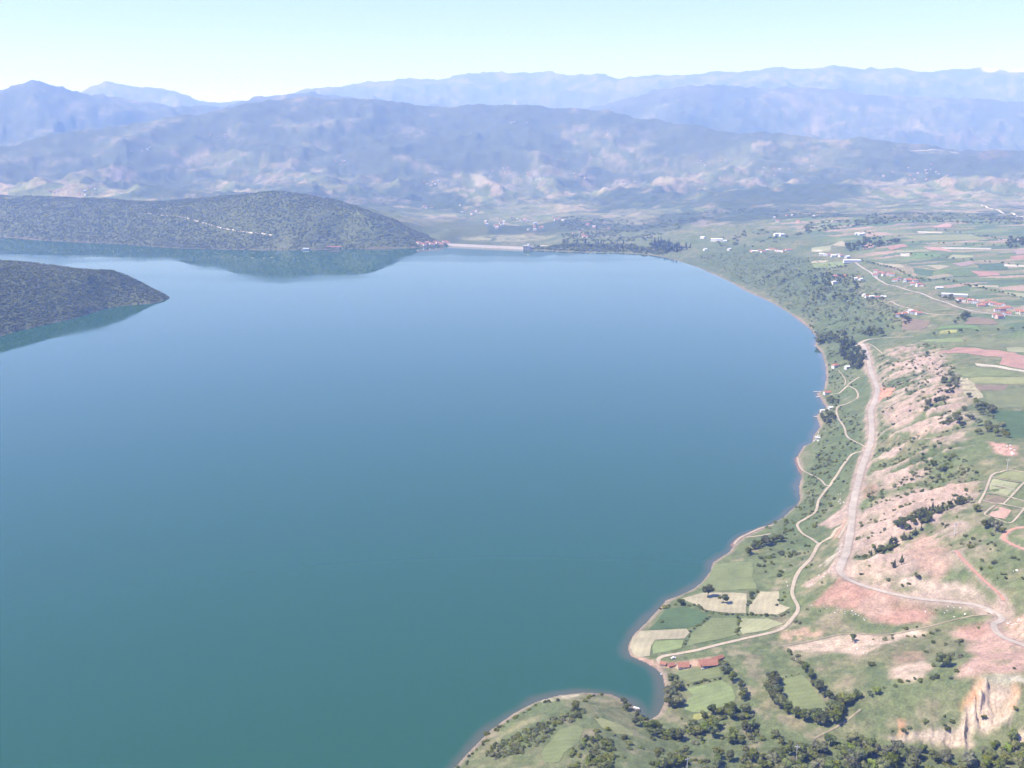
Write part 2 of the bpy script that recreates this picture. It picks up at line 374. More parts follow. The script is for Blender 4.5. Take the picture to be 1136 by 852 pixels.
# steep scarps by the bottom right hill
CLIFF = Z(*ZC4, [(640, 400), (700, 290), (760, 190), (1000, 220), (1090, 230), (1060, 330), (1000, 520), (870, 570), (720, 560), (640, 560)])
SCARP = Z(*ZC4, [(10, 610), (150, 600), (330, 585), (440, 570), (560, 560), (700, 570), (730, 640), (690, 720), (620, 690), (480, 650), (300, 640), (100, 640)])
for poly, k in ((CLIFF, 15), (SCARP, 11)):
    idx, m = zone_mask(poly, 8, warp=8)
    xs, ys = XG[idx], YG[idx]
    ZG[idx] += m * k * (ridged(xs * 1.3, ys * 0.5, 20, 4, 81, 0.65) - 0.5)

ROADS = [
    ("main_road", 7.4, "road", [(956, 381), (960, 388), (963, 396), (964.5, 406), (968, 417), (973.7, 430.5), (971, 443), (966, 457), (967, 474), (966, 490), (962, 503), (956, 519), (951, 540), (946, 562), (944, 585), (939, 611), (933, 626), (931.5, 634)]),
    ("main_road", 5.4, "road", [(931.5, 633), (934, 638.5), (945, 644.6), (971, 653.6), (1004.6, 662.7), (1041, 666.5), (1079.5, 670), (1102.7, 676.5), (1112.5, 683), (1108, 690), (1101.5, 696), (1105, 704), (1118, 710.4), (1138, 716), (1165, 722)]),
    ("dirt_road", 7.0, "sand", [(947.5, 387), (957, 379.5), (967, 376), (989, 374.6), (1013, 373)]),
    ("dirt_road", 3.0, "sand", [(962, 381), (970, 385), (979, 391.6)]),
    ("lake_track", 3.6, "sand", [(935, 581), (928, 588), (922, 595.5), (909, 604.6), (899, 620), (887, 633), (880.7, 647), (879, 660), (885.6, 674), (879.5, 686), (867, 697), (847, 704), (824.6, 709), (799, 715), (772, 721.6), (751.7, 725.6), (736, 728.8), (730, 733), (733, 737)]),
    ("lake_track", 3.0, "sand", [(958, 497), (945, 506), (935, 517), (928.5, 527), (922, 536), (909, 554), (905, 566), (893.6, 576), (884.5, 584), (890, 591.7), (900, 598), (908, 601)]),
    ("lake_track", 2.8, "sand", [(884.5, 508), (886, 515), (890, 521.6), (901, 527.6), (911, 532.5), (916, 539), (921, 537)]),
    ("lake_track", 3.0, "sand", [(962, 497), (950, 491), (940, 485), (936.5, 474), (929, 462), (929, 453.5), (940, 447), (951, 441), (951, 435), (946, 430), (940, 428), (930.5, 436.5), (921, 440)]),
    ("lake_track", 2.6, "sand", [(953.5, 418), (946, 423), (940, 428)]),
    ("footpath", 2.0, "sand", [(930, 411), (935, 417), (938, 422), (937, 428)]),
    ("shore_path", 2.6, "sand", [(814, 605), (820, 598.5), (831, 592.8), (845.6, 586.4), (858, 582)]),
    ("footpath", 2.2, "sand", [(828, 597), (842.4, 594.5), (855, 591.7)]),
    ("village_road", 7.0, "road", [(948, 290), (962, 300), (975, 310.6), (995.6, 318), (1020.5, 325), (1045, 334.5), (1070, 343), (1099, 348), (1140, 351)]),
    ("village_track", 5.0, "sand", [(989, 334.5), (1006, 341), (1029, 348), (1062, 348.5), (1075, 346)]),
    ("village_track", 4.0, "sand", [(985, 327.5), (1003, 326), (1020, 325)]),
    ("red_dirt_road", 2.8, "red", [(1061, 611), (1066, 618), (1074, 626.5), (1092, 644.6), (1110, 660), (1113, 668)]),
    ("red_dirt_road", 3.4, "red", [(1140, 584), (1128, 586), (1118, 590), (1113, 598), (1123, 604.6), (1140, 611)]),
    ("slope_track", 2.8, "pink", [(972, 494), (1000, 493), (1030, 488), (1050, 486), (1066, 483)]),
    ("slope_track", 2.4, "sand", [(930, 598), (938, 584), (943, 573)]),
    ("hill_track", 1.6, "grassy", Z(*Z1B, [(440, 480), (390, 530), (330, 570), (270, 600), (240, 615)])),
    ("field_track", 1.7, "grassy", Z(*Z1B, [(110, 225), (260, 190), (380, 165), (540, 170), (700, 145), (800, 120), (920, 85), (980, 70)])),
    ("headland_road", 11.0, "pale", Z(*ZL, [(410, 441), (440, 447), (520, 456), (560, 468), (600, 478), (660, 490), (700, 497), (755, 503)])),
    ("far_track", 9.0, "pale", Z(*ZN, [(720, 300), (800, 308), (930, 315)])),
    ("far_track", 9.0, "pale", Z(*ZN, [(1000, 480), (1060, 500), (1110, 515), (1136, 516)])),
    ("far_track", 8.0, "pale", Z(*ZU, [(485, 76), (520, 72), (570, 66)])),
    ("garden_path", 2.2, "sand", [(1086, 559), (1093, 544), (1100, 529), (1110, 524), (1120, 521), (1138, 523)]),
    ("garden_path", 1.8, "sand", [(1100, 529.5), (1138, 535.5)]), ("garden_path", 1.8, "sand", [(1098.6, 538.3), (1126, 543)]), ("garden_path", 1.8, "sand", [(1095, 547.3), (1138, 556.5)]), ("garden_path", 1.8, "sand", [(1090, 556.4), (1138, 565)]),
    ("garden_path", 1.8, "sand", [(1138, 533.5), (1125, 547.5), (1113, 559.7)]), ("garden_path", 1.8, "sand", [(1103.5, 560.5), (1092, 572), (1107, 576), (1122, 580), (1138, 561.5)]),
    ("dam_track", 6.0, "pale", [(586, 274.2), (600, 272.5), (640, 272.5), (680, 274), (705, 277)]),
]
road_world = []
for nm, wd, mt, pp in ROADS:
    wp = catmull(hits(pp), 5.0 if wd < 10 else 14)
    zz = height(wp[:, 0], wp[:, 1])
    kk = 11 if len(wp) > 24 else 5
    zp = np.convolve(np.pad(zz, kk // 2, mode='edge'), np.ones(kk) / kk, 'valid')
    zp = np.maximum(zp, 1.0)
    fl = wd * 0.5 + 1.5; fo = wd * 0.5 + (9 if wd > 5 else 4)
    bb = (XG > wp[:, 0].min() - fo) & (XG < wp[:, 0].max() + fo) & (YG > wp[:, 1].min() - fo) & (YG < wp[:, 1].max() + fo)
    idx = np.nonzero(bb)
    d, par = seg_dist(XG[idx], YG[idx], wp)
    zr = np.interp(par, np.arange(len(wp)), zp)
    m = 1 - smooth(fl, fo, d)
    ZG[idx] = ZG[idx] * (1 - m) + zr * m
    road_world.append((nm, wd, mt, wp))

# ------------------------------------------------------------------ land cover colours (reflectance of soil, grass, crops)
x, y, z, r = XG, YG, ZG, RG
C3 = np.zeros(RG.shape + (3,))
def mixc(c, col, m): return c * (1 - m[..., None]) + np.array(col) * m[..., None]
n1 = fbm(x, y, 140, 4, 101); n2 = fbm(x, y, 22, 3, 102); n3 = fbm(x, y, 500, 3, 103)
C3[:] = (0.125, 0.148, 0.062)
C3 = mixc(C3, (0.185, 0.175, 0.090), smooth(-0.05, 0.45, n1 + 0.5 * n2) * 0.75)
C3 = mixc(C3, (0.085, 0.118, 0.045), smooth(0.0, 0.4, -n1 + 0.4 * n2) * 0.7)
n4 = fbm(x, y, 9, 2, 104)
C3 = mixc(C3, (0.27, 0.215, 0.145), smooth(0.10, 0.5, n2 * 0.8 + n3 * 0.6 + n4 * 0.35 - 0.08) * 0.55)
C3 = mixc(C3, (0.062, 0.085, 0.034), smooth(0.18, 0.42, -n2 * 0.6 + n4 * 0.6 + n1 * 0.35) * 0.6)
C3 = C3 * (1 + 0.22 * n4)[..., None]
# woods floor on headland and spit
wood = (x < -120) & (y < 5700) & (SDG > 0)
woodm = wood * smooth(5600, 5250, y)
C3 = mixc(C3, (0.098, 0.112, 0.038), woodm * 0.92)
cl = smooth(0.28, 0.5, fbm(x, y, 260, 4, 107)) * woodm * (r > 3000)
C3 = mixc(C3, (0.14, 0.145, 0.07), cl * 0.5)
# far country: woods, parcels, bare red earth
farm = smooth(4300, 5000, r) * (1 - woodm)
f1 = fbm(x, y, 1500, 5, 111, 0.55); f2 = fbm(x, y, 420, 4, 112); rid = ridged(x, y, 900, 3, 113)
forest = smooth(-0.12, 0.12, f1 * 1.0 + f2 * 0.55 + 0.16 * smooth(6000, 9000, r))
id1, id2 = cells(x, y, 150, 70, 0.5, 201)
id3, id4 = cells(x, y, 90, 210, 0.15, 205)
pick = np.where(id4 > 0.5, id1, id3)
parcel = np.zeros_like(C3)
pal = [(0.12, 0.15, 0.06), (0.20, 0.19, 0.09), (0.30, 0.24, 0.15), (0.15, 0.17, 0.08), (0.30, 0.245, 0.165), (0.10, 0.13, 0.06), (0.24, 0.22, 0.12), (0.17, 0.19, 0.08), (0.34, 0.27, 0.19), (0.14, 0.15, 0.08)]
q = np.minimum((pick * len(pal)).astype(int), len(pal) - 1)
parcel = np.array(pal)[q] * (0.8 + 0.4 * id2)[..., None]
cfar = parcel * 0.85 + 0.15 * np.array((0.16, 0.17, 0.08))
f3 = fbm(x, y, 150, 3, 115, 0.65); f4 = fbm(x, y, 60, 2, 117)
bare = smooth(0.18, 0.34, f2 * 0.40 + f3 * 0.85 + f4 * 0.45 - 0.12 + 0.22 * fbm(x, y, 2600, 2, 116))
cfar = mixc(cfar, (0.29, 0.23, 0.16), bare * 0.5)
forest = smooth(-0.14, 0.14, f1 * 0.95 + f2 * 0.5 + f3 * 0.40 + f4 * 0.2 + 0.17 * smooth(6000, 9000, r))
cfar = mixc(cfar, (0.052, 0.072, 0.034), forest * 0.92)
cfar = cfar * (1 + 0.35 * f4 + 0.25 * f3)[..., None]
hedge = smooth(0.05, 0.0, np.abs(fbm(x, y, 170, 2, 118))) * smooth(0.3, -0.1, f1)
cfar = mixc(cfar, (0.05, 0.065, 0.035), hedge * 0.5)
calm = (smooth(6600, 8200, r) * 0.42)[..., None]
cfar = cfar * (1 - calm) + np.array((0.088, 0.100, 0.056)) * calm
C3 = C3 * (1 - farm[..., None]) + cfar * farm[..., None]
# high bare mountains
hi = smooth(700, 1500, z) * smooth(11000, 14000, r)
C3 = mixc(C3, (0.19, 0.16, 0.12), hi * smooth(-0.2, 0.5, rid - 0.5 + f2))
# tilled plateau behind the shore: parcels in the gaps between the traced fields
pl = smooth(80, 92, z) * smooth(240, 340, SDG) * (x > 500) * (r < 4600) * (r > 1150)
i1, i2 = cells(x, y, 95, 38, 0.30, 301)
pal2 = np.array([(0.10, 0.145, 0.065), (0.18, 0.195, 0.09), (0.14, 0.185, 0.07), (0.25, 0.215, 0.13), (0.095, 0.135, 0.07), (0.16, 0.185, 0.09), (0.34, 0.245, 0.18), (0.12, 0.155, 0.06)])
cp = pal2[np.minimum((i1 * 8).astype(int), 7)] * (0.88 + 0.24 * i2)[..., None]
C3 = C3 * (1 - pl[..., None] * 0.9) + cp * pl[..., None] * 0.9
# shore rim: bare stones and mud
rim = smooth(6.5, 1.5, SDG + 3.5 * n2) * (SDG > -60)
C3 = mixc(C3, (0.28, 0.215, 0.165), rim * 0.8 * np.where(x < -120, 0.12, 1.0))
C3 = mixc(C3, (0.17, 0.10, 0.085), (SDG < 0.0) * 0.9)

RED, PINK, TAN, ORG, BRN, PALE = (0.33, 0.195, 0.145), (0.37, 0.275, 0.22), (0.42, 0.335, 0.25), (0.44, 0.235, 0.155), (0.30, 0.20, 0.14), (0.52, 0.44, 0.35)
def paint(poly, col, amt=0.9, soft=5, warp=7, patch=0.35, wl=16, seed=5, rows=None):
    idx, m = zone_mask(poly, soft, rows, warp, seed)
    if len(idx[0]) == 0: return
    nn = fbm(XG[idx], YG[idx], wl, 4, seed + 40, 0.6)
    m = m * np.clip(amt - patch * smooth(-0.1, 0.5, nn) * 2, 0, 1)
    v = 1 + 0.3 * fbm(XG[idx], YG[idx], wl * 0.7, 3, seed + 60)
    C3[idx] = C3[idx] * (1 - m[:, None]) + np.array(col) * v[:, None] * m[:, None]
# scrubby shore slope
for poly in ([(885, 560), (905, 500), (925, 455), (945, 455), (955, 500), (935, 560), (915, 600), (860, 620), (845, 600)],
             [(750, 290), (800, 268), (880, 280), (960, 330), (990, 365), (960, 395), (920, 400), (900, 360), (850, 325), (800, 305)]):
    paint(poly, (0.088, 0.118, 0.048), 0.8, 20, 25, 0.3, 45, 15)
# gullied slopes: bare ribs, green gully bottoms
idx, m, g = EROD_IDX, EROD_M, EROD_G
nn = fbm(XG[idx], YG[idx], 60, 3, 131); nf = fbm(XG[idx], YG[idx], 9, 3, 132)
ero = m * smooth(0.10, 0.30, g * 0.95 + nn * 0.55 + nf * 0.3 - 0.24)
cc = np.array(PINK)[None] * (1 + 0.18 * nf)[:, None]; hue = smooth(-0.1, 0.4, fbm(XG[idx], YG[idx], 85, 2, 133))
cc = cc * (1 - hue[:, None] * 0.5) + np.array((0.44, 0.36, 0.29)) * hue[:, None] * 0.5
C3[idx] = C3[idx] * (1 - ero[:, None] * 0.9) + cc * ero[:, None] * 0.9
# cut and fill along the new road
for nm, wd, mt, wp in road_world:
    if nm != "main_road" and mt not in ("red",): continue
    ww = 12 if nm == "main_road" else 4
    bb = (XG > wp[:, 0].min() - 30) & (XG < wp[:, 0].max() + 30) & (YG > wp[:, 1].min() - 30) & (YG < wp[:, 1].max() + 30)
    idx = np.nonzero(bb); d, _ = seg_dist(XG[idx], YG[idx], wp)
    m = smooth(ww, ww * 0.45, d + ww * 0.55 * fbm(XG[idx], YG[idx], 24, 3, 141)) * 0.8
    cc = np.array(PINK)[None] * (1 + 0.25 * fbm(XG[idx], YG[idx], 14, 3, 142))[:, None]
    C3[idx] = C3[idx] * (1 - m[:, None]) + cc * m[:, None]
paint(Z(*Z6, [(165, 660), (230, 590), (280, 545), (330, 565), (440, 605), (560, 640), (680, 700), (660, 740), (540, 745), (430, 735), (350, 690)]), RED, 1.0, 4, 6, 0.22)
paint(Z(*Z6, [(370, 640), (440, 605), (520, 640), (500, 700), (420, 720), (350, 690)]), (0.39, 0.27, 0.20), 0.9, 5, 5)
paint(Z(*Z6, [(180, 320), (300, 230), (312, 290), (240, 335)]), PINK, 1.0, 3, 5, 0.2)
paint(Z(*Z6, [(250, 360), (300, 285), (310, 330), (262, 375)]), (0.38, 0.25, 0.18), 1.0, 3, 4, 0.2)
paint(Z(*Z6, [(120, 580), (260, 480), (275, 500), (160, 580)]), PINK, 0.95, 3, 6, 0.4, 9)
paint(Z(*Z6, [(190, 500), (290, 400), (290, 440), (220, 500)]), PALE, 0.7, 3, 6, 0.6, 7)
paint(Z(*Z6, [(350, 300), (420, 235), (640, 170), (780, 150), (830, 170), (700, 240), (560, 290), (500, 330), (420, 400), (335, 450), (330, 330)]), PINK, 0.9, 6, 10, 0.3)
paint(Z(*Z6, [(330, 470), (480, 480), (520, 520), (530, 560), (430, 580), (320, 540)]), (0.45, 0.33, 0.25), 0.85, 5, 7, 0.3)
paint(Z(*Z6, [(520, 550), (560, 545), (700, 570), (780, 560), (880, 600), (890, 620), (640, 600), (530, 585)]), (0.43, 0.335, 0.26), 1.0, 4, 4, 0.15)
paint(Z(*Z6, [(600, 400), (640, 350), (720, 420), (750, 500), (700, 560), (620, 500), (580, 440)]), (0.34, 0.23, 0.17), 0.95, 6, 10, 0.3)
paint(Z(*Z6, [(720, 300), (850, 290), (840, 340), (740, 340)]), PINK, 0.8, 6, 9, 0.4)
paint(Z(*Z6, [(600, 170), (800, 140), (860, 150), (800, 190), (640, 200)]), (0.44, 0.27, 0.19), 0.8, 6, 9, 0.4)
paint(Z(*Z6, [(380, 160), (440, 150), (445, 195), (390, 205)]), RED, 0.9, 3, 4, 0.3)
paint(Z(*Z5, [(480, 285), (545, 290), (530, 330), (470, 352)]), ORG, 1.0, 3, 4, 0.15)
for p_ in ([(480, 390), (600, 345), (700, 350), (660, 420), (560, 480), (500, 450)], [(600, 470), (760, 420), (760, 490), (640, 520)], [(700, 150), (760, 180), (800, 230), (740, 260), (690, 200)], [(760, 380), (820, 330), (860, 370), (800, 400)],
           [(720, 520), (850, 490), (865, 520), (740, 540)], [(460, 740), (600, 660), (700, 660), (680, 720), (520, 760)], [(460, 810), (640, 745), (900, 745), (920, 800), (600, 823)], [(560, 180), (690, 140), (700, 160), (570, 230)]):
    paint(Z(*Z5, p_), PINK, 0.85, 6, 9, 0.35)
paint(Z(*Z5, [(970, 535), (1100, 555), (1110, 600), (1040, 600), (990, 570)]), (0.50, 0.29, 0.23), 0.9, 4, 6, 0.35, 8)
paint(Z(*Z1B, [(110, 222), (260, 190), (380, 165), (540, 170), (700, 148), (720, 160), (560, 205), (420, 262), (380, 242), (130, 238)]), (0.44, 0.335, 0.25), 0.95, 4, 6, 0.25)
paint(Z(*Z1B, [(570, 310), (700, 278), (738, 300), (720, 352), (640, 366), (570, 356)]), (0.40, 0.305, 0.23), 1.0, 3, 4, 0.2)
paint(Z(*Z1B, [(600, 235), (700, 240), (710, 275), (580, 300)]), BRN, 0.8, 5, 6, 0.3)
paint(Z(*Z1B, [(820, 150), (980, 120), (1136, 200), (1160, 250), (1160, 330), (950, 345), (860, 345), (930, 260), (900, 210)]), (0.37, 0.245, 0.19), 1.0, 5, 7, 0.25)
paint(Z(*Z1B, [(840, 130), (960, 118), (990, 170), (880, 190)]), RED, 0.8, 5, 6, 0.3)
paint(Z(*Z1B, [(1040, 120), (1160, 70), (1160, 190), (1060, 160)]), (0.47, 0.31, 0.23), 0.9, 4, 6, 0.4, 7)
paint(Z(*Z1B, [(950, 345), (1136, 335), (1150, 375), (950, 385)]), (0.40, 0.36, 0.28), 0.9, 3, 4, 0.3)
paint(Z(*Z1B, [(100, 150), (200, 140), (280, 150), (280, 175), (190, 195), (110, 195)]), (0.44, 0.29, 0.2), 0.75, 4, 6, 0.5, 9)
paint(CLIFF, (0.43, 0.335, 0.25), 1.0, 3, 4, 0.12, 9)
paint(SCARP, (0.43, 0.345, 0.26), 1.0, 3, 4, 0.15, 9)
paint(Z(*ZC4, [(640, 330), (740, 180), (790, 200), (740, 300), (660, 400)]), (0.50, 0.27, 0.14), 0.8, 3, 5, 0.3, 9)
paint(Z(*ZC4, [(1040, 200), (1100, 200), (1060, 400), (1010, 420)]), (0.50, 0.28, 0.15), 0.7, 3, 5, 0.3, 9)
paint(Z(*ZC4, [(150, 480), (195, 490), (190, 600), (150, 600)]), (0.50, 0.28, 0.15), 0.9, 2, 3, 0.2, 9)
paint(Z(*ZC4, [(1020, 640), (1080, 570), (1160, 540), (1160, 700), (1030, 710)]), (0.47, 0.37, 0.28), 0.95, 3, 4, 0.3, 9)
paint(Z(*ZR, [(760, 560), (900, 490), (980, 500), (960, 590), (850, 640)]), (0.25, 0.20, 0.13), 0.5, 6, 8, 0.4)
paint(Z(*ZR, [(300, 380), (420, 400), (520, 480), (460, 510), (330, 470)]), (0.27, 0.22, 0.13), 0.55, 5, 6, 0.3)
paint(Z(*ZP, [(170, 520), (220, 430), (420, 290), (560, 210), (640, 190), (600, 260), (440, 330), (320, 410), (210, 520)]), (0.24, 0.215, 0.115), 0.75, 5, 6, 0.3)
paint(Z(*ZP, [(620, 110), (780, 75), (900, 62), (930, 75), (800, 95), (650, 125)]), (0.46, 0.40, 0.28), 0.8, 2, 3, 0.3)
paint([(697, 724), (705, 731), (720, 737), (735, 741), (760, 741), (780, 740), (800, 732), (800, 727), (770, 732), (735, 735), (715, 730)], (0.42, 0.27, 0.2), 0.8, 2, 3, 0.35, 6)
# bare earth and fields on the far slopes
for c, rx, ry, col, am in [((455, 146), 20, 7, PINK, .9), ((190, 183), 22, 6, PINK, .8), ((135, 195), 18, 8, PINK, .8), ((60, 180), 35, 5, PINK, .7), ((20, 178), 20, 4, PINK, .7), ((340, 139), 30, 4, PINK, .6), ((165, 142), 16, 4, PINK, .7), ((270, 155), 40, 3, PINK, .5),
        ((355, 218), 16, 3, PINK, .7), ((300, 200), 25, 5, PINK, .55), ((990, 146), 24, 8, PINK, .8), ((970, 133), 12, 4, PINK, .7), ((1070, 153), 40, 6, (0.40, 0.24, 0.2), .7), ((1095, 172), 18, 5, ORG, .8), ((1110, 200), 40, 3, PINK, .8), ((1120, 226), 30, 4, PINK, .6), ((1030, 169), 50, 2, PALE, .6),
        ((690, 203), 16, 5, PINK, .8), ((650, 200), 16, 5, PINK, .7), ((530, 196), 9, 8, PALE, .7), ((560, 191), 10, 8, PINK, .6), ((592, 198), 10, 7, PALE, .7), ((480, 206), 14, 6, PINK, .6), ((700, 240), 30, 10, (0.30, 0.26, 0.15), .8), ((605, 228), 60, 10, (0.28, 0.25, 0.15), .6), ((560, 240), 40, 8, (0.17, 0.19, 0.09), .7), ((475, 245), 40, 4, (0.34, 0.27, 0.17), .6),
        ((560, 259), 45, 3, (0.36, 0.31, 0.18), .9), ((800, 235), 18, 5, PINK, .5), ((785, 248), 14, 4, PINK, .8), ((700, 150), 30, 12, PINK, .5), ((760, 180), 22, 5, PINK, .6), ((860, 190), 30, 4, PINK, .6), ((990, 205), 45, 5, (0.38, 0.3, 0.24), .6), ((930, 190), 20, 5, PINK, .5), ((880, 251), 18, 4, PINK, .5), ((1045, 252), 18, 4, RED, .6), ((430, 235), 60, 6, (0.22, 0.22, 0.1), .5), ((410, 222), 40, 5, PINK, .5), ((450, 255), 60, 4, (0.2, 0.22, 0.1), .6)]:
    pl_ = [(c[0] + rx * math.cos(t) * (1 + .2 * math.sin(3 * t + c[0])), c[1] + ry * math.sin(t)) for t in np.linspace(0, 2 * math.pi, 14)[:-1]]
    paint(pl_, (np.array(col) * np.array([0.74, 0.82, 0.82])).tolist(), am * (0.95 if c[1] > 190 else 0.42), 40, 130, 0.7, 60, int(c[0]), rows=NR)
for c in ((1099, 77, 9, 2.2), (1129, 77.5, 14, 2.6)):
    paint([(c[0] + c[2] * math.cos(t), c[1] + c[3] * math.sin(t)) for t in np.linspace(0, 6.28, 12)[:-1]], (0.85, 0.87, 0.9), 1.0, 60, 40, 0.15, 300, 8, rows=NR)
C3 = np.clip(C3 * (1 + 0.0 * r)[..., None], 0.01, 0.9)

# ------------------------------------------------------------------ materials
def new_mat(name, rough=0.9):
    m = bpy.data.materials.new(name); m.use_nodes = True
    nt = m.node_tree; b = nt.nodes["Principled BSDF"]; b.inputs["Roughness"].default_value = rough
    b.inputs["Specular IOR Level"].default_value = 0.25
    return m, nt, b
def noise_mod(nt, base_socket, scale_list, amounts, coord="Position"):
    """multiply a colour by several world-space noises"""
    geo = nt.nodes.new("ShaderNodeNewGeometry") if coord == "Position" else nt.nodes.new("ShaderNodeTexCoord")
    out = base_socket; last = None
    for s, a in zip(scale_list, amounts):
        t = nt.nodes.new("ShaderNodeTexNoise"); t.inputs["Scale"].default_value = s; t.inputs["Detail"].default_value = 3.0; t.inputs["Roughness"].default_value = 0.6
        nt.links.new(geo.outputs[coord], t.inputs["Vector"])
        mr = nt.nodes.new("ShaderNodeMapRange"); mr.inputs[1].default_value = 0.28; mr.inputs[2].default_value = 0.72
        mr.inputs[3].default_value = 1 - a; mr.inputs[4].default_value = 1 + a
        nt.links.new(t.outputs["Fac"], mr.inputs[0])
        mx = nt.nodes.new("ShaderNodeVectorMath"); mx.operation = 'MULTIPLY'
        nt.links.new(out, mx.inputs[0]); nt.links.new(mr.outputs[0], mx.inputs[1])
        out = mx.outputs[0]; last = t
    return out, last
def bump(nt, b, sock, strength, dist):
    bp = nt.nodes.new("ShaderNodeBump"); bp.inputs["Strength"].default_value = strength; bp.inputs["Distance"].default_value = dist
    nt.links.new(sock, bp.inputs["Height"]); nt.links.new(bp.outputs[0], b.inputs["Normal"])
def soil_mat(name, col, scales=(0.35, 0.08, 1.3), amts=(0.22, 0.18, 0.15), bmp=0.4, rough=0.95):
    m, nt, b = new_mat(name, rough)
    rgb = nt.nodes.new("ShaderNodeRGB"); rgb.outputs[0].default_value = (*col, 1)
    o, l = noise_mod(nt, rgb.outputs[0], scales, amts)
    nt.links.new(o, b.inputs["Base Color"])
    if bmp: bump(nt, b, l.outputs["Fac"], bmp, 0.4)
    return m
mt_ground, nt, b = new_mat("ground_cover", 0.95)
at = nt.nodes.new("ShaderNodeVertexColor"); at.layer_name = "Col"
o, l = noise_mod(nt, at.outputs[0], (0.03, 0.16, 0.6), (0.12, 0.22, 0.28))
nt.links.new(o, b.inputs["Base Color"]); bump(nt, b, l.outputs["Fac"], 0.6, 0.8)
ROADMAT = {"road": soil_mat("pale_gravel", (0.40, 0.345, 0.285), (0.5, 0.09, 0.03), (0.10, 0.14, 0.12), 0.1), "sand": soil_mat("sandy_track", (0.40, 0.335, 0.245), (0.4, 0.1, 0.03), (0.1, 0.12, 0.1), 0.2),
           "red": soil_mat("red_dirt", (0.46, 0.25, 0.18), (0.4, 0.1, 2), (0.12, 0.15, 0.1), 0.2), "pink": soil_mat("pink_dirt", (0.45, 0.34, 0.26), (0.4, 0.1, 2), (0.12, 0.15, 0.1), 0.2), "grassy": soil_mat("worn_grass", (0.27, 0.225, 0.15), (0.4, 0.1, 0.03), (0.15, 0.2, 0.1), 0.1), "pale": soil_mat("pale_dirt", (0.62, 0.53, 0.44), (0.2, 0.05, 1), (0.1, 0.1, 0.1), 0)}

def struct(o, name): o["kind"] = "structure"; return o
def mesh_obj(name, verts, faces, mat, parent=None, smooth_=False, link=True):
    me = bpy.data.meshes.new(name); me.from_pydata([tuple(map(float, v)) for v in verts], [], [tuple(f) for f in faces])
    if mat is not None: me.materials.append(mat)
    if smooth_: me.polygons.foreach_set("use_smooth", np.ones(len(me.polygons), bool))
    o = bpy.data.objects.new(name, me)
    if link: COL.objects.link(o)
    if parent is not None: o.parent = parent
    return o
def big_mesh(name, V, F, mat, color=None, attr=None):
    me = bpy.data.meshes.new(name)
    me.vertices.add(len(V)); me.vertices.foreach_set("co", V.astype(np.float32).ravel())
    me.loops.add(F.size); me.loops.foreach_set("vertex_index", F.astype(np.int32).ravel())
    me.polygons.add(len(F)); me.polygons.foreach_set("loop_start", (np.arange(len(F)) * 4).astype(np.int32)); me.polygons.foreach_set("loop_total", np.full(len(F), 4, np.int32))
    me.polygons.foreach_set("use_smooth", np.ones(len(F), bool))
    me.update(calc_edges=True)
    if color is not None:
        ca = me.color_attributes.new("Col", 'FLOAT_COLOR', 'POINT'); ca.data.foreach_set("color", np.c_[color, np.ones(len(color))].astype(np.float32).ravel())
    if attr is not None:
        for k_, v_ in attr.items():
            a_ = me.attributes.new(k_, 'FLOAT', 'POINT'); a_.data.foreach_set("value", v_.astype(np.float32))
    me.materials.append(mat); me.validate()
    o = bpy.data.objects.new(name, me); COL.objects.link(o); return o

def grid_faces(keep_face):
    jj, ii = np.nonzero(keep_face)
    return np.stack([jj * NA + ii, jj * NA + ii + 1, (jj + 1) * NA + ii + 1, (jj + 1) * NA + ii], 1)
zmax4 = np.maximum.reduce([ZG[:-1, :-1], ZG[1:, :-1], ZG[:-1, 1:], ZG[1:, 1:]])
dry = (zmax4 > -7) | (RG[:-1, :-1] > 4150)
VALL = np.stack([XG, YG, ZG], -1).reshape(-1, 3); CALL = C3.reshape(-1, 3)
def sub_mesh(name, keep):
    F = grid_faces(keep)
    used = np.unique(F); rem = np.full(len(VALL), -1, np.int64); rem[used] = np.arange(len(used))
    o = big_mesh(name, VALL[used], rem[F], mt_ground, CALL[used]); o["kind"] = "structure"; return o
cut = int(np.searchsorted(rr, 7200))
rowi = np.arange(NR - 1)[:, None] * np.ones((1, NA - 1), int)
terrain = sub_mesh("terrain", dry & (rowi < cut))
mountains = sub_mesh("mountains", rowi >= cut)

# ---- lake
mt_water, nt, b = new_mat("lake_water", 0.07)
b.inputs["IOR"].default_value = 1.45; b.inputs["Specular IOR Level"].default_value = 0.5
sh = nt.nodes.new("ShaderNodeAttribute"); sh.attribute_name = "shallow"
mx = nt.nodes.new("ShaderNodeMix"); mx.data_type = 'RGBA'
mx.inputs["A"].default_value = (0.019, 0.078, 0.039, 1); mx.inputs["B"].default_value = (0.105, 0.100, 0.068, 1)
nt.links.new(sh.outputs["Fac"], mx.inputs["Factor"]); nt.links.new(mx.outputs["Result"], b.inputs["Base Color"])
geo = nt.nodes.new("ShaderNodeNewGeometry")
mp = nt.nodes.new("ShaderNodeMapping"); mp.inputs["Scale"].default_value = (1, 0.55, 1); nt.links.new(geo.outputs["Position"], mp.inputs["Vector"])
w1 = nt.nodes.new("ShaderNodeTexNoise"); w1.inputs["Scale"].default_value = 0.9; w1.inputs["Detail"].default_value = 3
nt.links.new(mp.outputs[0], w1.inputs["Vector"])
w2 = nt.nodes.new("ShaderNodeTexNoise"); w2.inputs["Scale"].default_value = 0.0035; w2.inputs["Detail"].default_value = 4
mp2 = nt.nodes.new("ShaderNodeMapping"); mp2.inputs["Scale"].default_value = (0.35, 1.2, 1); nt.links.new(geo.outputs["Position"], mp2.inputs["Vector"]); nt.links.new(mp2.outputs[0], w2.inputs["Vector"])
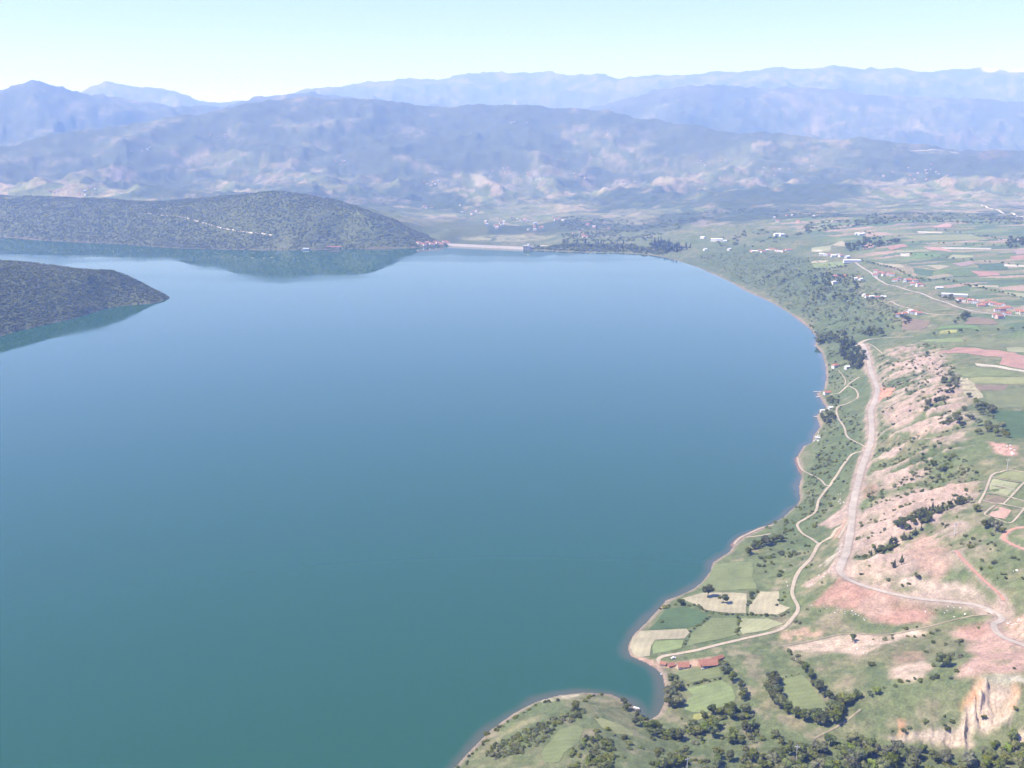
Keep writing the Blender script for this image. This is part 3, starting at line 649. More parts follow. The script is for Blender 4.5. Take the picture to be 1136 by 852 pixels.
mr = nt.nodes.new("ShaderNodeMapRange"); mr.inputs[1].default_value = 0.42; mr.inputs[2].default_value = 0.68; mr.inputs[3].default_value = 0.02; mr.inputs[4].default_value = 0.11
nt.links.new(w2.outputs["Fac"], mr.inputs[0]); nt.links.new(mr.outputs[0], b.inputs["Roughness"])
bp = nt.nodes.new("ShaderNodeBump"); bp.inputs["Distance"].default_value = 0.1
ms_ = nt.nodes.new("ShaderNodeMapRange"); ms_.inputs[1].default_value = 0.46; ms_.inputs[2].default_value = 0.66; ms_.inputs[3].default_value = 0.02; ms_.inputs[4].default_value = 0.30
nt.links.new(w2.outputs["Fac"], ms_.inputs[0]); nt.links.new(ms_.outputs[0], bp.inputs["Strength"])
nt.links.new(w1.outputs["Fac"], bp.inputs["Height"]); nt.links.new(bp.outputs[0], b.inputs["Normal"])
kr = int(np.searchsorted(rr, 5300))
wet = np.zeros((NR - 1, NA - 1), bool)
lk = (SDG < 14) & (below_full if 'below_full' in globals() else True)
wet[:kr] = (lk[:-1, :-1] | lk[1:, :-1] | lk[:-1, 1:] | lk[1:, 1:])[:kr]
F = grid_faces(wet); used = np.unique(F); rem = np.full(len(VALL), -1, np.int64); rem[used] = np.arange(len(used))
WV = VALL[used].copy(); WV[:, 2] = 0.0
shal = smooth(13, 1, -SDG.reshape(-1)[used] + 8 * fbm(WV[:, 0], WV[:, 1], 60, 3, 160)) * 0.7 * np.where(WV[:, 0] < -120, 0.1, 1.0)
lake = big_mesh("lake", WV, rem[F], mt_water, attr={"shallow": shal}); lake["kind"] = "structure"

# ---- roads as draped ribbons
def ribbon(name, wp, wd, mat, lift=0.14, seed=0):
    t = np.gradient(wp, axis=0); t /= np.linalg.norm(t, axis=1)[:, None] + 1e-9
    nrm = np.c_[-t[:, 1], t[:, 0]]
    s = np.arange(len(wp)) * 5.0
    ed = 1 + 0.16 * perlin(s / 17.0 + seed * 7.7, s * 0 + 0.5, 170 + seed); ed2 = 1 + 0.16 * perlin(s / 17.0 + seed * 3.1, s * 0 + 4.5, 171 + seed)
    V, Fc = [], []
    for k_, u in enumerate((-0.5, -0.25, 0, 0.25, 0.5)):
        e = ed if u < 0 else ed2
        p = wp + nrm * (u * wd * e)[:, None]
        V.append(np.c_[p, height(p[:, 0], p[:, 1]) + lift * (1.0 if abs(u) < 0.4 else 0.75)])
    V = np.stack(V, 1); n_ = len(wp)
    for i in range(n_ - 1):
        for k_ in range(4): Fc.append((i * 5 + k_, (i + 1) * 5 + k_, (i + 1) * 5 + k_ + 1, i * 5 + k_ + 1))
    o = mesh_obj(name, V.reshape(-1, 3), Fc, mat, smooth_=True)
    bmn = o.data; bmn.flip_normals() if bmn.polygons[0].normal.z < 0 else None
    o["kind"] = "structure"; return o
for i, (nm, wd, mt, wp) in enumerate(road_world):
    ribbon(nm, wp, wd, ROADMAT[mt], 0.45 if wd < 7.5 else 0.35, i)

# ---- traced fields as draped sheets of crop or bare soil
FC = {"tan": (0.33, 0.295, 0.19), "pale": (0.27, 0.275, 0.15), "lgreen": (0.185, 0.225, 0.095), "dgreen": (0.075, 0.118, 0.050), "green": (0.115, 0.155, 0.062), "red": (0.33, 0.20, 0.155), "pink": (0.40, 0.26, 0.20), "cream": (0.44, 0.40, 0.31),
      "ygreen": (0.215, 0.225, 0.10), "olive": (0.155, 0.170, 0.080), "mauve": (0.29, 0.22, 0.19), "bgreen": (0.085, 0.130, 0.070), "brown": (0.20, 0.155, 0.105), "yellow": (0.27, 0.27, 0.09), "bright": (0.135, 0.20, 0.07), "mead": (0.16, 0.185, 0.08)}
def crop_mat(name, col, ang):
    m, nt, b = new_mat(name, 0.95)
    rgb = nt.nodes.new("ShaderNodeRGB"); rgb.outputs[0].default_value = (*col, 1)
    o, l = noise_mod(nt, rgb.outputs[0], (0.7, 0.06, 0.02), (0.14, 0.16, 0.13))
    geo = nt.nodes.new("ShaderNodeNewGeometry"); mp = nt.nodes.new("ShaderNodeMapping"); mp.inputs["Rotation"].default_value = (0, 0, ang); nt.links.new(geo.outputs["Position"], mp.inputs["Vector"])
    wv = nt.nodes.new("ShaderNodeTexWave"); wv.inputs["Scale"].default_value = 0.055; wv.inputs["Distortion"].default_value = 4.0; wv.inputs["Detail"].default_value = 3; wv.inputs["Detail Scale"].default_value = 0.6; nt.links.new(mp.outputs[0], wv.inputs["Vector"])
    mr = nt.nodes.new("ShaderNodeMapRange"); mr.inputs[3].default_value = 0.95; mr.inputs[4].default_value = 1.045; nt.links.new(wv.outputs["Fac"], mr.inputs[0])
    mx = nt.nodes.new("ShaderNodeVectorMath"); mx.operation = 'MULTIPLY'; nt.links.new(o, mx.inputs[0]); nt.links.new(mr.outputs[0], mx.inputs[1])
    nt.links.new(mx.outputs[0], b.inputs["Base Color"]); return m
FIELDMAT = {k_: crop_mat("crop_" + k_, v_, 0.35 + 0.5 * i_) for i_, (k_, v_) in enumerate(FC.items())}
import bmesh
def field(kind, pp, step=7.0, lift=0.22):
    poly = catmull(hits(pp) + [hits(pp)[0]], 1e9)
    pw = hits(pp); dense = []
    for i in range(len(pw)):
        a_, b_ = np.array(pw[i]), np.array(pw[(i + 1) % len(pw)])
        L = np.linalg.norm(b_ - a_); m_ = max(1, int(L / step))
        for k_ in range(m_):
            t = k_ / m_; p = a_ + (b_ - a_) * t; q_ = min(L * 0.05, 5.0)
            dense.append(p + q_ * np.array([perlin(np.array([p[0] / 31]), np.array([p[1] / 31]), 7)[0], perlin(np.array([p[0] / 31]), np.array([p[1] / 31]), 8)[0]]))
    poly = np.array(dense)
    x0, y0 = poly.min(0); x1, y1 = poly.max(0)
    gx, gy = np.meshgrid(np.arange(x0 + step / 2, x1, step), np.arange(y0 + step / 2, y1, step))
    gx, gy = gx.ravel(), gy.ravel()
    ins = pip(gx, gy, poly); dd, _ = seg_dist(gx, gy, poly, True); ins &= dd > step * 0.5
    allp = [Vector(p) for p in poly] + [Vector((a_, b_)) for a_, b_ in zip(gx[ins], gy[ins])]
    nb = len(poly)
    from mathutils.geometry import delaunay_2d_cdt
    vo, eo, fo, *_ = delaunay_2d_cdt(allp, [(i, (i + 1) % nb) for i in range(nb)], [], 1, 0.05)
    vx = np.array([v[0] for v in vo]); vy = np.array([v[1] for v in vo])
    vz = height(vx, vy) + lift
    name = {"red": "ploughed_field", "pink": "ploughed_field", "brown": "ploughed_field", "mauve": "ploughed_field", "tan": "stubble_field", "cream": "stubble_field"}.get(kind, "crop_field")
    fs = []
    for f in fo:
        a_, b_, c_ = f[:3]
        cx, cy = np.mean(vx[list(f)]), np.mean(vy[list(f)])
        ar = (vx[b_] - vx[a_]) * (vy[c_] - vy[a_]) - (vx[c_] - vx[a_]) * (vy[b_] - vy[a_])
        fs.append(tuple(f) if ar > 0 else tuple(reversed(f)))
    o = mesh_obj(name, np.c_[vx, vy, vz], fs, FIELDMAT[kind], smooth_=True); o["kind"] = "structure"; return o
FIELDS = [(Z7, [("tan", [(75, 560), (90, 510), (130, 490), (330, 478), (345, 495), (320, 522), (190, 527), (172, 555), (165, 600), (100, 605)]), ("lgreen", [(190, 532), (318, 527), (308, 563), (240, 580), (180, 590), (178, 558)]),
               ("dgreen", [(238, 388), (330, 377), (415, 405), (435, 425), (380, 463), (330, 472), (165, 484)]), ("mead", [(445, 428), (558, 428), (566, 470), (556, 503), (440, 530), (335, 556), (350, 500), (390, 470)]),
               ("pale", [(580, 432), (700, 432), (765, 455), (690, 483), (580, 502), (568, 470)]), ("tan", [(305, 345), (395, 315), (602, 320), (602, 408), (480, 402), (420, 393), (388, 375)]),
               ("tan", [(642, 340), (662, 310), (743, 310), (748, 365), (798, 382), (740, 413), (612, 410), (614, 375)]), ("mead", [(455, 188), (630, 175), (645, 298), (480, 306), (380, 297), (432, 245)]),
               ("mead", [(262, 690), (295, 668), (475, 640), (490, 692), (350, 718)])]),
          (Z2B, [("lgreen", [(640, 150), (740, 130), (890, 95), (960, 140), (985, 210), (970, 255), (860, 290), (780, 320), (690, 320), (625, 300), (650, 230), (690, 200)]), ("yellow", [(690, 335), (740, 325), (820, 330), (790, 350), (720, 372), (685, 365)])]),
          (ZR, [("mead", [(310, 160), (370, 95), (500, 65), (560, 130), (620, 220), (710, 300), (720, 345), (600, 365), (480, 360), (380, 300)])]),
          (ZP, [("ygreen", [(1000, 225), (1080, 240), (1136, 260), (1200, 285), (1280, 340), (1270, 360), (1150, 340), (1060, 300)]), ("mead", [(690, 400), (760, 310), (880, 285), (930, 310), (900, 400), (800, 470), (760, 540), (650, 545), (640, 470)])]),
          (Z3B, [("red", [(400, 165), (490, 148), (520, 160), (420, 180)]), ("pink", [(600, 166), (690, 166), (770, 190), (640, 181)]), ("cream", [(695, 165), (960, 170), (960, 178), (700, 175)]), ("cream", [(475, 199), (525, 197), (525, 215), (475, 215)]),
                 ("bright", [(535, 200), (660, 195), (700, 215), (560, 226)]), ("tan", [(600, 265), (690, 260), (745, 268), (680, 285)]), ("mauve", [(750, 252), (850, 240), (885, 250), (800, 270)]), ("red", [(850, 291), (990, 296), (1010, 315), (900, 322)]),
                 ("bgreen", [(875, 255), (1020, 250), (1060, 285), (920, 286)]), ("cream", [(1030, 255), (1150, 262), (1150, 272), (1030, 268)]), ("cream", [(565, 80), (700, 85), (700, 92), (572, 88)]), ("pink", [(640, 60), (720, 36), (755, 45), (740, 60)]),
                 ("tan", [(862, 370), (1000, 370), (1000, 382), (852, 380)]), ("pale", [(1005, 400), (1150, 415), (1150, 435), (1060, 425)]), ("ygreen", [(455, 105), (850, 97), (950, 128), (600, 130)]), ("tan", [(340, 246), (480, 256), (505, 280), (400, 270)]),
                 ("tan", [(105, 155), (160, 132), (200, 145), (180, 163)]), ("pink", [(285, 150), (330, 146), (338, 164), (275, 176)]), ("olive", [(440, 432), (560, 418), (640, 462), (770, 500), (650, 505), (490, 470)]), ("brown", [(485, 542), (640, 562), (600, 603), (485, 608)]),
                 ("brown", [(845, 542), (960, 547), (1000, 578), (815, 578)]), ("bright", [(690, 588), (880, 585), (905, 612), (665, 608)]), ("yellow", [(690, 612), (780, 607), (780, 623), (682, 629)]), ("pale", [(440, 190), (600, 180), (640, 190), (460, 196)]),
                 ("green", [(700, 290), (840, 280), (880, 320), (760, 320)]), ("bgreen", [(540, 275), (660, 290), (640, 320), (560, 310)]), ("pale", [(760, 205), (865, 208), (865, 218), (720, 230)]), ("mauve", [(1080, 180), (1150, 176), (1150, 200), (1100, 205)]), ("red", [(1060, 215), (1150, 205), (1150, 228), (1080, 232)]),
                 ("pale", [(0, 170), (110, 155), (95, 190), (0, 190)]), ("cream", [(5, 178), (60, 182), (60, 190), (5, 188)]), ("lgreen", [(0, 255), (160, 240), (200, 262), (20, 285)]), ("tan", [(0, 240), (90, 236), (80, 246), (0, 252)])]),
          (Z5, [("red", [(745, 125), (820, 106), (1050, 122), (1160, 150), (1160, 212), (1020, 184), (1040, 150), (820, 130)]), ("olive", [(872, 62), (1060, 70), (1048, 118), (882, 100)]), ("pale", [(1055, 104), (1160, 106), (1160, 132), (1060, 122)]),
                ("cream", [(912, 178), (960, 180), (1160, 216), (1160, 226), (920, 188)]), ("ygreen", [(885, 245), (1160, 242), (1160, 272), (905, 270)]), ("mead", [(810, 195), (900, 190), (1160, 238), (890, 240), (840, 230)]), ("tan", [(845, 242), (878, 242), (950, 335), (890, 340), (850, 300)]),
                ("brown", [(905, 278), (1060, 275), (1050, 305), (930, 305)]), ("dgreen", [(985, 400), (1160, 392), (1160, 520), (1075, 520), (1030, 460)]), ("olive", [(960, 310), (1160, 285), (1160, 380), (980, 385)]), ("lgreen", [(660, 72), (850, 60), (860, 82), (690, 82)])]),
          (Z8, [("pink", [(640, 500), (740, 525), (705, 585), (585, 560)]), ("ygreen", [(620, 300), (730, 258), (828, 268), (828, 330), (700, 312)]), ("brown", [(570, 420), (710, 445), (680, 480), (555, 462)]), ("olive", [(745, 450), (828, 468), (828, 510), (700, 485)]), ("pale", [(610, 312), (820, 345), (740, 430), (590, 405)])])]
for zz, lst in FIELDS:
    for kind, pp in lst:
        P_ = Z(*zz, pp)
        far_ = zz in (Z3B,)
        field(kind, P_, 14.0 if far_ else 7.0, 0.55 if far_ else 0.26)

# ---- haze: one closed box of even, thin air
hx0, hx1, hy0, hy1, hz0, hz1 = -20000.0, 18500.0, -1500.0, 26800.0, -60.0, 2450.0
hv = [(a_, b_, c_) for a_ in (hx0, hx1) for b_ in (hy0, hy1) for c_ in (hz0, hz1)]
hf = [(0, 1, 3, 2), (4, 6, 7, 5), (0, 4, 5, 1), (2, 3, 7, 6), (0, 2, 6, 4), (1, 5, 7, 3)]
mh = bpy.data.materials.new("haze_air"); mh.use_nodes = True; nt = mh.node_tree; nt.nodes.clear()
pv = nt.nodes.new("ShaderNodeVolumePrincipled"); pv.inputs["Density"].default_value = HAZE_DENSITY; pv.inputs["Color"].default_value = (*HAZE_COLOR, 1)
pv.inputs["Absorption Color"].default_value = (1, 1, 1, 1); pv.inputs["Anisotropy"].default_value = 0.0
ou = nt.nodes.new("ShaderNodeOutputMaterial"); nt.links.new(pv.outputs[0], ou.inputs["Volume"])
hz = mesh_obj("haze", hv, hf, mh); hz["kind"] = "stuff"; hz["label"] = "pale blue summer haze over the lake and hills"; hz["category"] = "haze"

# ------------------------------------------------------------------ plants
def leaf_mat(name, col, var=0.25):
    m, nt, b = new_mat(name, 0.85)
    oi = nt.nodes.new("ShaderNodeObjectInfo"); rgb = nt.nodes.new("ShaderNodeRGB"); rgb.outputs[0].default_value = (*col, 1)
    hs = nt.nodes.new("ShaderNodeHueSaturation"); nt.links.new(rgb.outputs[0], hs.inputs["Color"])
    for inp, lo, hi_ in (("Value", 1 - var, 1 + var), ("Hue", 0.478, 0.515), ("Saturation", 0.75, 1.15)):
        mr = nt.nodes.new("ShaderNodeMapRange"); mr.inputs[3].default_value = lo; mr.inputs[4].default_value = hi_
        if inp == "Value": nt.links.new(oi.outputs["Random"], mr.inputs[0])
        else:
            mu = nt.nodes.new("ShaderNodeMath"); mu.operation = 'MULTIPLY'; mu.inputs[1].default_value = 7.31 if inp == "Hue" else 13.7
            fr = nt.nodes.new("ShaderNodeMath"); fr.operation = 'FRACT'
            nt.links.new(oi.outputs["Random"], mu.inputs[0]); nt.links.new(mu.outputs[0], fr.inputs[0]); nt.links.new(fr.outputs[0], mr.inputs[0])
        nt.links.new(mr.outputs[0], hs.inputs[inp])
    o, l = noise_mod(nt, hs.outputs[0], (0.45,), (0.3,), "Position")
    nt.links.new(o, b.inputs["Base Color"])
    tr = nt.nodes.new("ShaderNodeBsdfTranslucent"); nt.links.new(o, tr.inputs["Color"]); ms = nt.nodes.new("ShaderNodeMixShader"); ms.inputs[0].default_value = 0.4
    nt.links.new(b.outputs[0], ms.inputs[1]); nt.links.new(tr.outputs[0], ms.inputs[2]); nt.links.new(ms.outputs[0], nt.nodes["Material Output"].inputs["Surface"])
    return m
LEAF = {"mid": leaf_mat("leaf_green", (0.185, 0.205, 0.050), 0.35), "dark": leaf_mat("leaf_dark_green", (0.140, 0.160, 0.045), 0.3), "pale": leaf_mat("leaf_grey_green", (0.22, 0.228, 0.105), 0.3),
        "pine": leaf_mat("needle_dark", (0.075, 0.085, 0.040), 0.2), "light": leaf_mat("leaf_light_green", (0.20, 0.235, 0.050), 0.3)}
BARK = soil_mat("bark", (0.13, 0.10, 0.075), (2.0, 6.0), (0.2, 0.2), 0)

def ico(sub):
    bm = bmesh.new(); bmesh.ops.create_icosphere(bm, subdivisions=sub, radius=1.0)
    v = np.array([p.co[:] for p in bm.verts]); f = [tuple(q.index for q in t.verts) for t in bm.faces]; bm.free(); return v, f
ICO1, ICO2 = ico(1), ico(2)
def crown_mesh(name, mat, seed, blobs, leaves, leafsize, flat=0.8, core=True, base=0.25):
    """a crown one unit wide standing on z = 0: a lumpy body of several clumps wrapped in leaf-sized faces"""
    g = np.random.default_rng(seed); V, F = [], []
    cl = []
    for k_ in range(blobs):
        a = g.uniform(0, 6.28); rad = 0.33 * math.sqrt(g.uniform(0, 1)) if k_ else 0
        zc = base + 0.30 + g.uniform(-0.12, 0.28) * (1 - rad * 1.6)
        cl.append((rad * math.cos(a), rad * math.sin(a), zc * flat, g.uniform(0.17, 0.27) * (1.15 if k_ == 0 else 1)))
    for cx, cy, cz, cr in cl:
        if core:
            v, f = ICO1; off = len(V)
            dv = v * (cr * 0.88 * (1 + 0.22 * g.normal(size=(len(v), 1)))) * np.array([1, 1, 0.85]) + np.array([cx, cy, cz])
            V += list(dv); F += [tuple(i + off for i in q) for q in f]
    for k_ in range(leaves):
        cx, cy, cz, cr = cl[k_ % blobs]
        d = g.normal(size=3); d /= np.linalg.norm(d); d[2] = abs(d[2]) * 1.0 if g.uniform() < 0.7 else d[2]
        p = np.array([cx, cy, cz]) + d * cr * g.uniform(0.85, 1.12) * np.array([1, 1, 0.85])
        nrm = d + 0.55 * g.normal(size=3); nrm /= np.linalg.norm(nrm)
        t = np.cross(nrm, g.normal(size=3)); t /= np.linalg.norm(t); bt = np.cross(nrm, t)
        s = leafsize * g.uniform(0.6, 1.35); off = len(V)
        V += [p - t * s * .5, p + bt * s * .35, p + t * s * .55, p - bt * s * .35]; F.append((off, off + 1, off + 2, off + 3))
    me = bpy.data.meshes.new(name); me.from_pydata([tuple(map(float, q)) for q in V], [], F); me.materials.append(mat); return me
def cone_mesh(name, mat, seed, tiers=7, n=11, w=0.20):
    g = np.random.default_rng(seed); V, F = [], []
    for t in range(tiers):
        z0 = 0.10 + 0.86 * t / tiers; r0 = w * (1 - t / tiers) ** 0.8 + 0.015; z1 = z0 + 1.7 / tiers * 0.62
        off = len(V)
        for k_ in range(n):
            a = 6.283 * (k_ + 0.5 * (t % 2)) / n; q = r0 * g.uniform(0.72, 1.2)
            V.append((q * math.cos(a), q * math.sin(a), z0 - 0.03 * g.uniform(0, 1)))
        V.append((g.normal() * .01, g.normal() * .01, min(z1, 1.0)))
        F += [(off + k_, off + (k_ + 1) % n, off + n) for k_ in range(n)]
    me = bpy.data.meshes.new(name); me.from_pydata(V, [], F); me.materials.append(mat); return me
def trunk_mesh(name, h, r0):
    V, F = [], []; n = 6
    def tube(p0, p1, a, b):
        off = len(V); d = np.array(p1) - np.array(p0); d = d / np.linalg.norm(d); s = np.cross(d, (0.3, 0.8, 0.1)); s /= np.linalg.norm(s); t = np.cross(d, s)
        for p, rr_ in ((p0, a), (p1, b)):
            for k_ in range(n): V.append(tuple(np.array(p) + rr_ * (math.cos(6.283 * k_ / n) * s + math.sin(6.283 * k_ / n) * t)))
        for k_ in range(n): F.append((off + k_, off + (k_ + 1) % n, off + n + (k_ + 1) % n, off + n + k_))
    tube((0, 0, -0.12), (0.01, 0, h), r0, r0 * 0.6)
    for a, l, u in ((0.4, 0.17, 0.2), (2.4, 0.19, 0.16), (4.5, 0.16, 0.22)): tube((0.01, 0, h * 0.8), (l * math.cos(a), l * math.sin(a), h * 0.8 + u), r0 * 0.5, r0 * 0.25)
    me = bpy.data.meshes.new(name); me.from_pydata(V, [], F); me.materials.append(BARK); return me
TRUNK = trunk_mesh("trunk", 0.42, 0.035); PTRUNK = trunk_mesh("pine_trunk", 0.3, 0.022)
CROWN = {k_: [crown_mesh("crown_" + k_, LEAF[k_], 20 + 5 * i_ + v_, 8 + v_, 230, 0.10, 0.95) for v_ in range(3)] for i_, k_ in enumerate(("mid", "dark", "pale", "light"))}
CROWN["pine"] = [cone_mesh("crown_pine", LEAF["pine"], 60 + v_, 8 + v_) for v_ in range(3)]
BUSH = {k_: [crown_mesh("bush_" + k_, LEAF[k_], 120 + 5 * i_ + v_, 5 + v_, 130, 0.13, 0.72, True, -0.10) for v_ in range(3)] for i_, k_ in enumerate(("mid", "dark", "pale", "light"))}

# ---- where plants stand: (x, y, size, kind, zone).  sizes are crown widths in metres
plants = []     # trees
bushes = []
def px_size(x, y): return FPX / math.sqrt(x * x + y * y + 400 ** 2)
def visible(x, y, z):
    u, v = to_px(x, y, z); return -6 < u < IMW + 6 and 0 < v < IMH + 10
def put(lst, px, py, size, kind, zone, jit=0.0):
    x_, y_, z_ = hit(px, py)
    lst.append((x_ + rng.normal() * jit, y_ + rng.normal() * jit, size, kind, zone))
def line(lst, pp, spacing, size, kinds, zone, jit=1.5, rows=1):
    wp = catmull(hits(pp), 1.0); d = np.r_[0, np.cumsum(np.linalg.norm(np.diff(wp, axis=0), axis=1))]
    s = 0.0; i = 0
    while s < d[-1]:
        x_ = np.interp(s, d, wp[:, 0]); y_ = np.interp(s, d, wp[:, 1])
        for r_ in range(rows):
            lst.append((x_ + rng.normal() * jit, y_ + rng.normal() * jit, size * rng.uniform(0.7, 1.3), kinds[int(rng.integers(len(kinds)))], zone)); i += 1
        s += spacing * rng.uniform(0.7, 1.3)
def scatter(lst, poly_px, per_ha, size, kinds, zone, clump=0.0, wl=40, seed=1, px_area=True):
    poly = np.array(hits(poly_px)); x0, y0 = poly.min(0); x1, y1 = poly.max(0)
    n_ = int((x1 - x0) * (y1 - y0) / 1e4 * per_ha)
    n_ = min(n_, 60000)
    xs_ = rng.uniform(x0, x1, n_); ys_ = rng.uniform(y0, y1, n_)
    k_ = pip(xs_, ys_, poly)
    if clump: k_ &= fbm(xs_, ys_, wl, 3, seed) > rng.normal(size=n_) * 0.12 + clump - 0.3
    xs_, ys_ = xs_[k_], ys_[k_]
    for a_, b_ in zip(xs_, ys_):
        lst.append((a_, b_, size * rng.uniform(0.6, 1.45), kinds[int(rng.integers(len(kinds)))], zone))

# single trees
ZONES = {}
def zone(key, label, group): ZONES[key] = (label, group); return key
T1 = zone("pale1", "large round dark green tree on the pale stubble field, beside its hedge", None)
T2 = zone("pale2", "round tree casting a shadow in the middle of the pale stubble field", None)
T3 = zone("pale3", "small round tree at the lake edge between stubble and dark green crop", None)
T4 = zone("dgre", "single bush near the shore in the dark green field", None)
T5 = zone("cliffbush", "lone dark bush rooted in the pale cliff face", None)
T6 = zone("lone1", "dark shrub standing alone on the pink quarry slope above the cliff", None)
T7 = zone("lone2", "dark green shrub alone in the meadow under the tan bank", None)
T8 = zone("lone3", "broad dark tree beside the white rock in the gully below the road", None)
T9 = zone("tip", "dark tree group's foremost tree at the west end of the lakeside wood", None)
T10 = zone("bank", "dark spreading bush on the pale rubble bank above the meadow", None)
S = Z(*ZS, [(160, 648), (265, 690)])
put(plants, *S[0], 12.5, "dark", T1); put(plants, *S[1], 11, "dark", T2)
put(plants, 755.5, 671.5, 8.5, "dark", T3); put(bushes, 734.5, 690.5, 6, "dark", T4)
put(bushes, *Z(*ZC4, [(800, 455)])[0], 6, "mid", T5); put(bushes, *Z(*ZC4, [(1040, 85)])[0], 3.5, "dark", T6)
put(bushes, *Z(*Z1B, [(490, 302)])[0], 7, "dark", T7); put(plants, *Z(*Z1B, [(790, 305)])[0], 13, "dark", T8)
put(plants, *Z(*ZS, [(440, 352)])[0], 9, "dark", T9); put(plants, *Z(*Z1B, [(405, 200)])[0], 7.5, "dark", T10)
# hedges and rows
R1 = zone("ring", "dark green tree in the thick curved hedge round the ring-shaped meadow", "trees of the ring hedge")
line(plants, Z(*ZR, [(285, 100), (255, 170), (265, 240), (300, 300), (360, 355), (460, 400), (580, 425), (660, 448), (740, 410), (800, 350), (840, 300), (870, 270)]), 3.8, 9.2, ["dark", "dark", "mid"], R1, 1.6)
line(plants, Z(*ZR, [(560, 420), (660, 415), (740, 380), (790, 320), (800, 280)]), 4.5, 7.5, ["dark", "mid"], R1, 2.5)
R2 = zone("ring2", "dark green tree in the hedge east of the ring-shaped meadow", "trees of the hedge east of the ring")
line(plants, Z(*ZR, [(525, 45), (555, 90), (580, 130), (625, 180), (650, 215), (710, 250), (770, 270), (840, 280)]), 5.5, 6.5, ["dark", "mid"], R2, 1.2)
line(plants, Z(*ZR, [(880, 250), (960, 235), (1030, 225), (1100, 215)]), 5.5, 6.5, ["dark", "mid"], R2, 1.5)
line(bushes, Z(*Z1B, [(135, 235), (170, 270), (200, 310), (215, 340)]), 5, 5, ["mid", "pale"], zone("h3", "bush in the stony hedge running down from the tan bank", "bushes of the stony hedge"), 1.2)
line(bushes, Z(*ZR, [(340, 95), (420, 65), (500, 50)]), 5, 2.2, ["dark"], zone("h4", "low bush in the thin hedge closing the ring-shaped meadow", "bushes of the thin hedge"), 0.4)
line(plants, Z(*Z2B, [(900, 0), (925, 60), (950, 90), (1000, 130), (1045, 175), (1030, 225), (1015, 245)]), 5.5, 7, ["dark", "mid", "dark"], zone("h5", "tree in the hedge between the pale green field and the large meadow", "trees of the hedge below the farmhouse"), 1.4)
line(bushes, Z(*Z2B, [(590, 132), (690, 122), (790, 97), (905, 84)]), 3.5, 4, ["dark"], zone("h6", "low dark bush in the hedge under the farmhouse meadow", "bushes of the hedge under the farmhouse meadow"), 0.6)
line(plants, Z(*Z2B, [(530, 120), (560, 165), (540, 205), (500, 245), (530, 280), (580, 270), (590, 235), (560, 240)]), 4.5, 8.5, ["dark", "dark", "pale"], zone("h7", "dark tree leaning over the shore of the small cove", "trees on the cove shore"), 2.0)
line(bushes, Z(*Z7, [(390, 375), (420, 398), (480, 408), (610, 415), (700, 418), (760, 420), (790, 400)]), 4.5, 4.5, ["dark", "mid"], zone("h8", "bush in the hedge below the pale stubble fields", "bushes of the stubble field hedge"), 0.8)
line(bushes, Z(*Z7, [(430, 420), (395, 455), (355, 485), (335, 520), (325, 555)]), 5, 3.4, ["dark", "mid"], zone("h9", "bush in the hedge beside the dark green field", "bushes beside the dark green field"), 0.7)
line(bushes, Z(*Z7, [(575, 425), (562, 465), (558, 510)]), 4.5, 4.2, ["dark", "mid"], zone("h10", "bush in the short hedge between two green fields above the track", "bushes between two green fields"), 1.0)
line(bushes, Z(*Z7, [(215, 390), (260, 372), (310, 368), (370, 372)]), 5, 5.5, ["dark", "mid"], zone("h11", "bush on the lake side of the dark green field", "bushes on the lake side of the field"), 1.2)
line(bushes, Z(*Z7, [(612, 370), (622, 340), (640, 318), (655, 308)]), 4.5, 5, ["mid", "dark"], zone("h12", "bush in the strip between the two stubble fields", "bushes between the stubble fields"), 1.5)
line(bushes, Z(*Z7, [(740, 370), (760, 340), (775, 310)]), 5, 5, ["mid", "dark"], zone("h13", "bush in the strip west of the curved track", "bushes west of the curved track"), 2)
line(plants, Z(*Z7, [(610, 130), (650, 110), (700, 100), (740, 85), (770, 75)]), 4.5, 9, ["dark", "dark", "mid"], zone("wood1", "dark tree in the small lakeside wood above the meadow", "trees of the small lakeside wood"), 3.0)
line(bushes, Z(*Z7, [(640, 160), (700, 150), (790, 130), (860, 140)]), 6, 5.5, ["mid", "dark"], zone("wood2", "bush at the foot of the small lakeside wood", "bushes below the small lakeside wood"), 3.0)
put(bushes, *Z(*Z7, [(655, 195)])[0], 7, "mid", zone("b21", "rounded bush on the east edge of the lakeside meadow", None)); put(bushes, *Z(*Z7, [(750, 240)])[0], 8, "dark", zone("b22", "dark bush halfway between the lakeside meadow and the track", None))
PN = zone("pines", "dark evergreen in the plantation strip on the bare slope above the road", "evergreens of the plantation strip")
scatter(plants, Z(*Z6, [(510, 320), (600, 270), (700, 245), (800, 205), (815, 225), (700, 290), (640, 330), (600, 340), (520, 345)]), 620, 5.2, ["dark", "dark", "dark", "pine"], PN)
scatter(plants, Z(*Z6, [(390, 462), (410, 430), (480, 410), (560, 360), (640, 330), (640, 350), (560, 395), (480, 440)]), 560, 4.8, ["dark", "dark", "dark", "pine"], PN)
scatter(plants, Z(*Z6, [(480, 490), (540, 465), (560, 480), (550, 505), (490, 510)]), 260, 5.5, ["pine", "dark"], zone("pines2", "dark evergreen in the small clump under the plantation strip", "evergreens of the small clump"))
put(bushes, *Z(*Z6, [(615, 540)])[0], 9, "mid", zone("b31", "green bush on the grey terrace above the road bend", None))
scatter(plants, Z(*Z6, [(820, 280), (830, 220), (880, 205), (880, 250), (860, 290)]), 140, 7, ["pale", "mid"], zone("cl1", "grey green tree in the clump beside the garden plots", "trees beside the garden plots"))
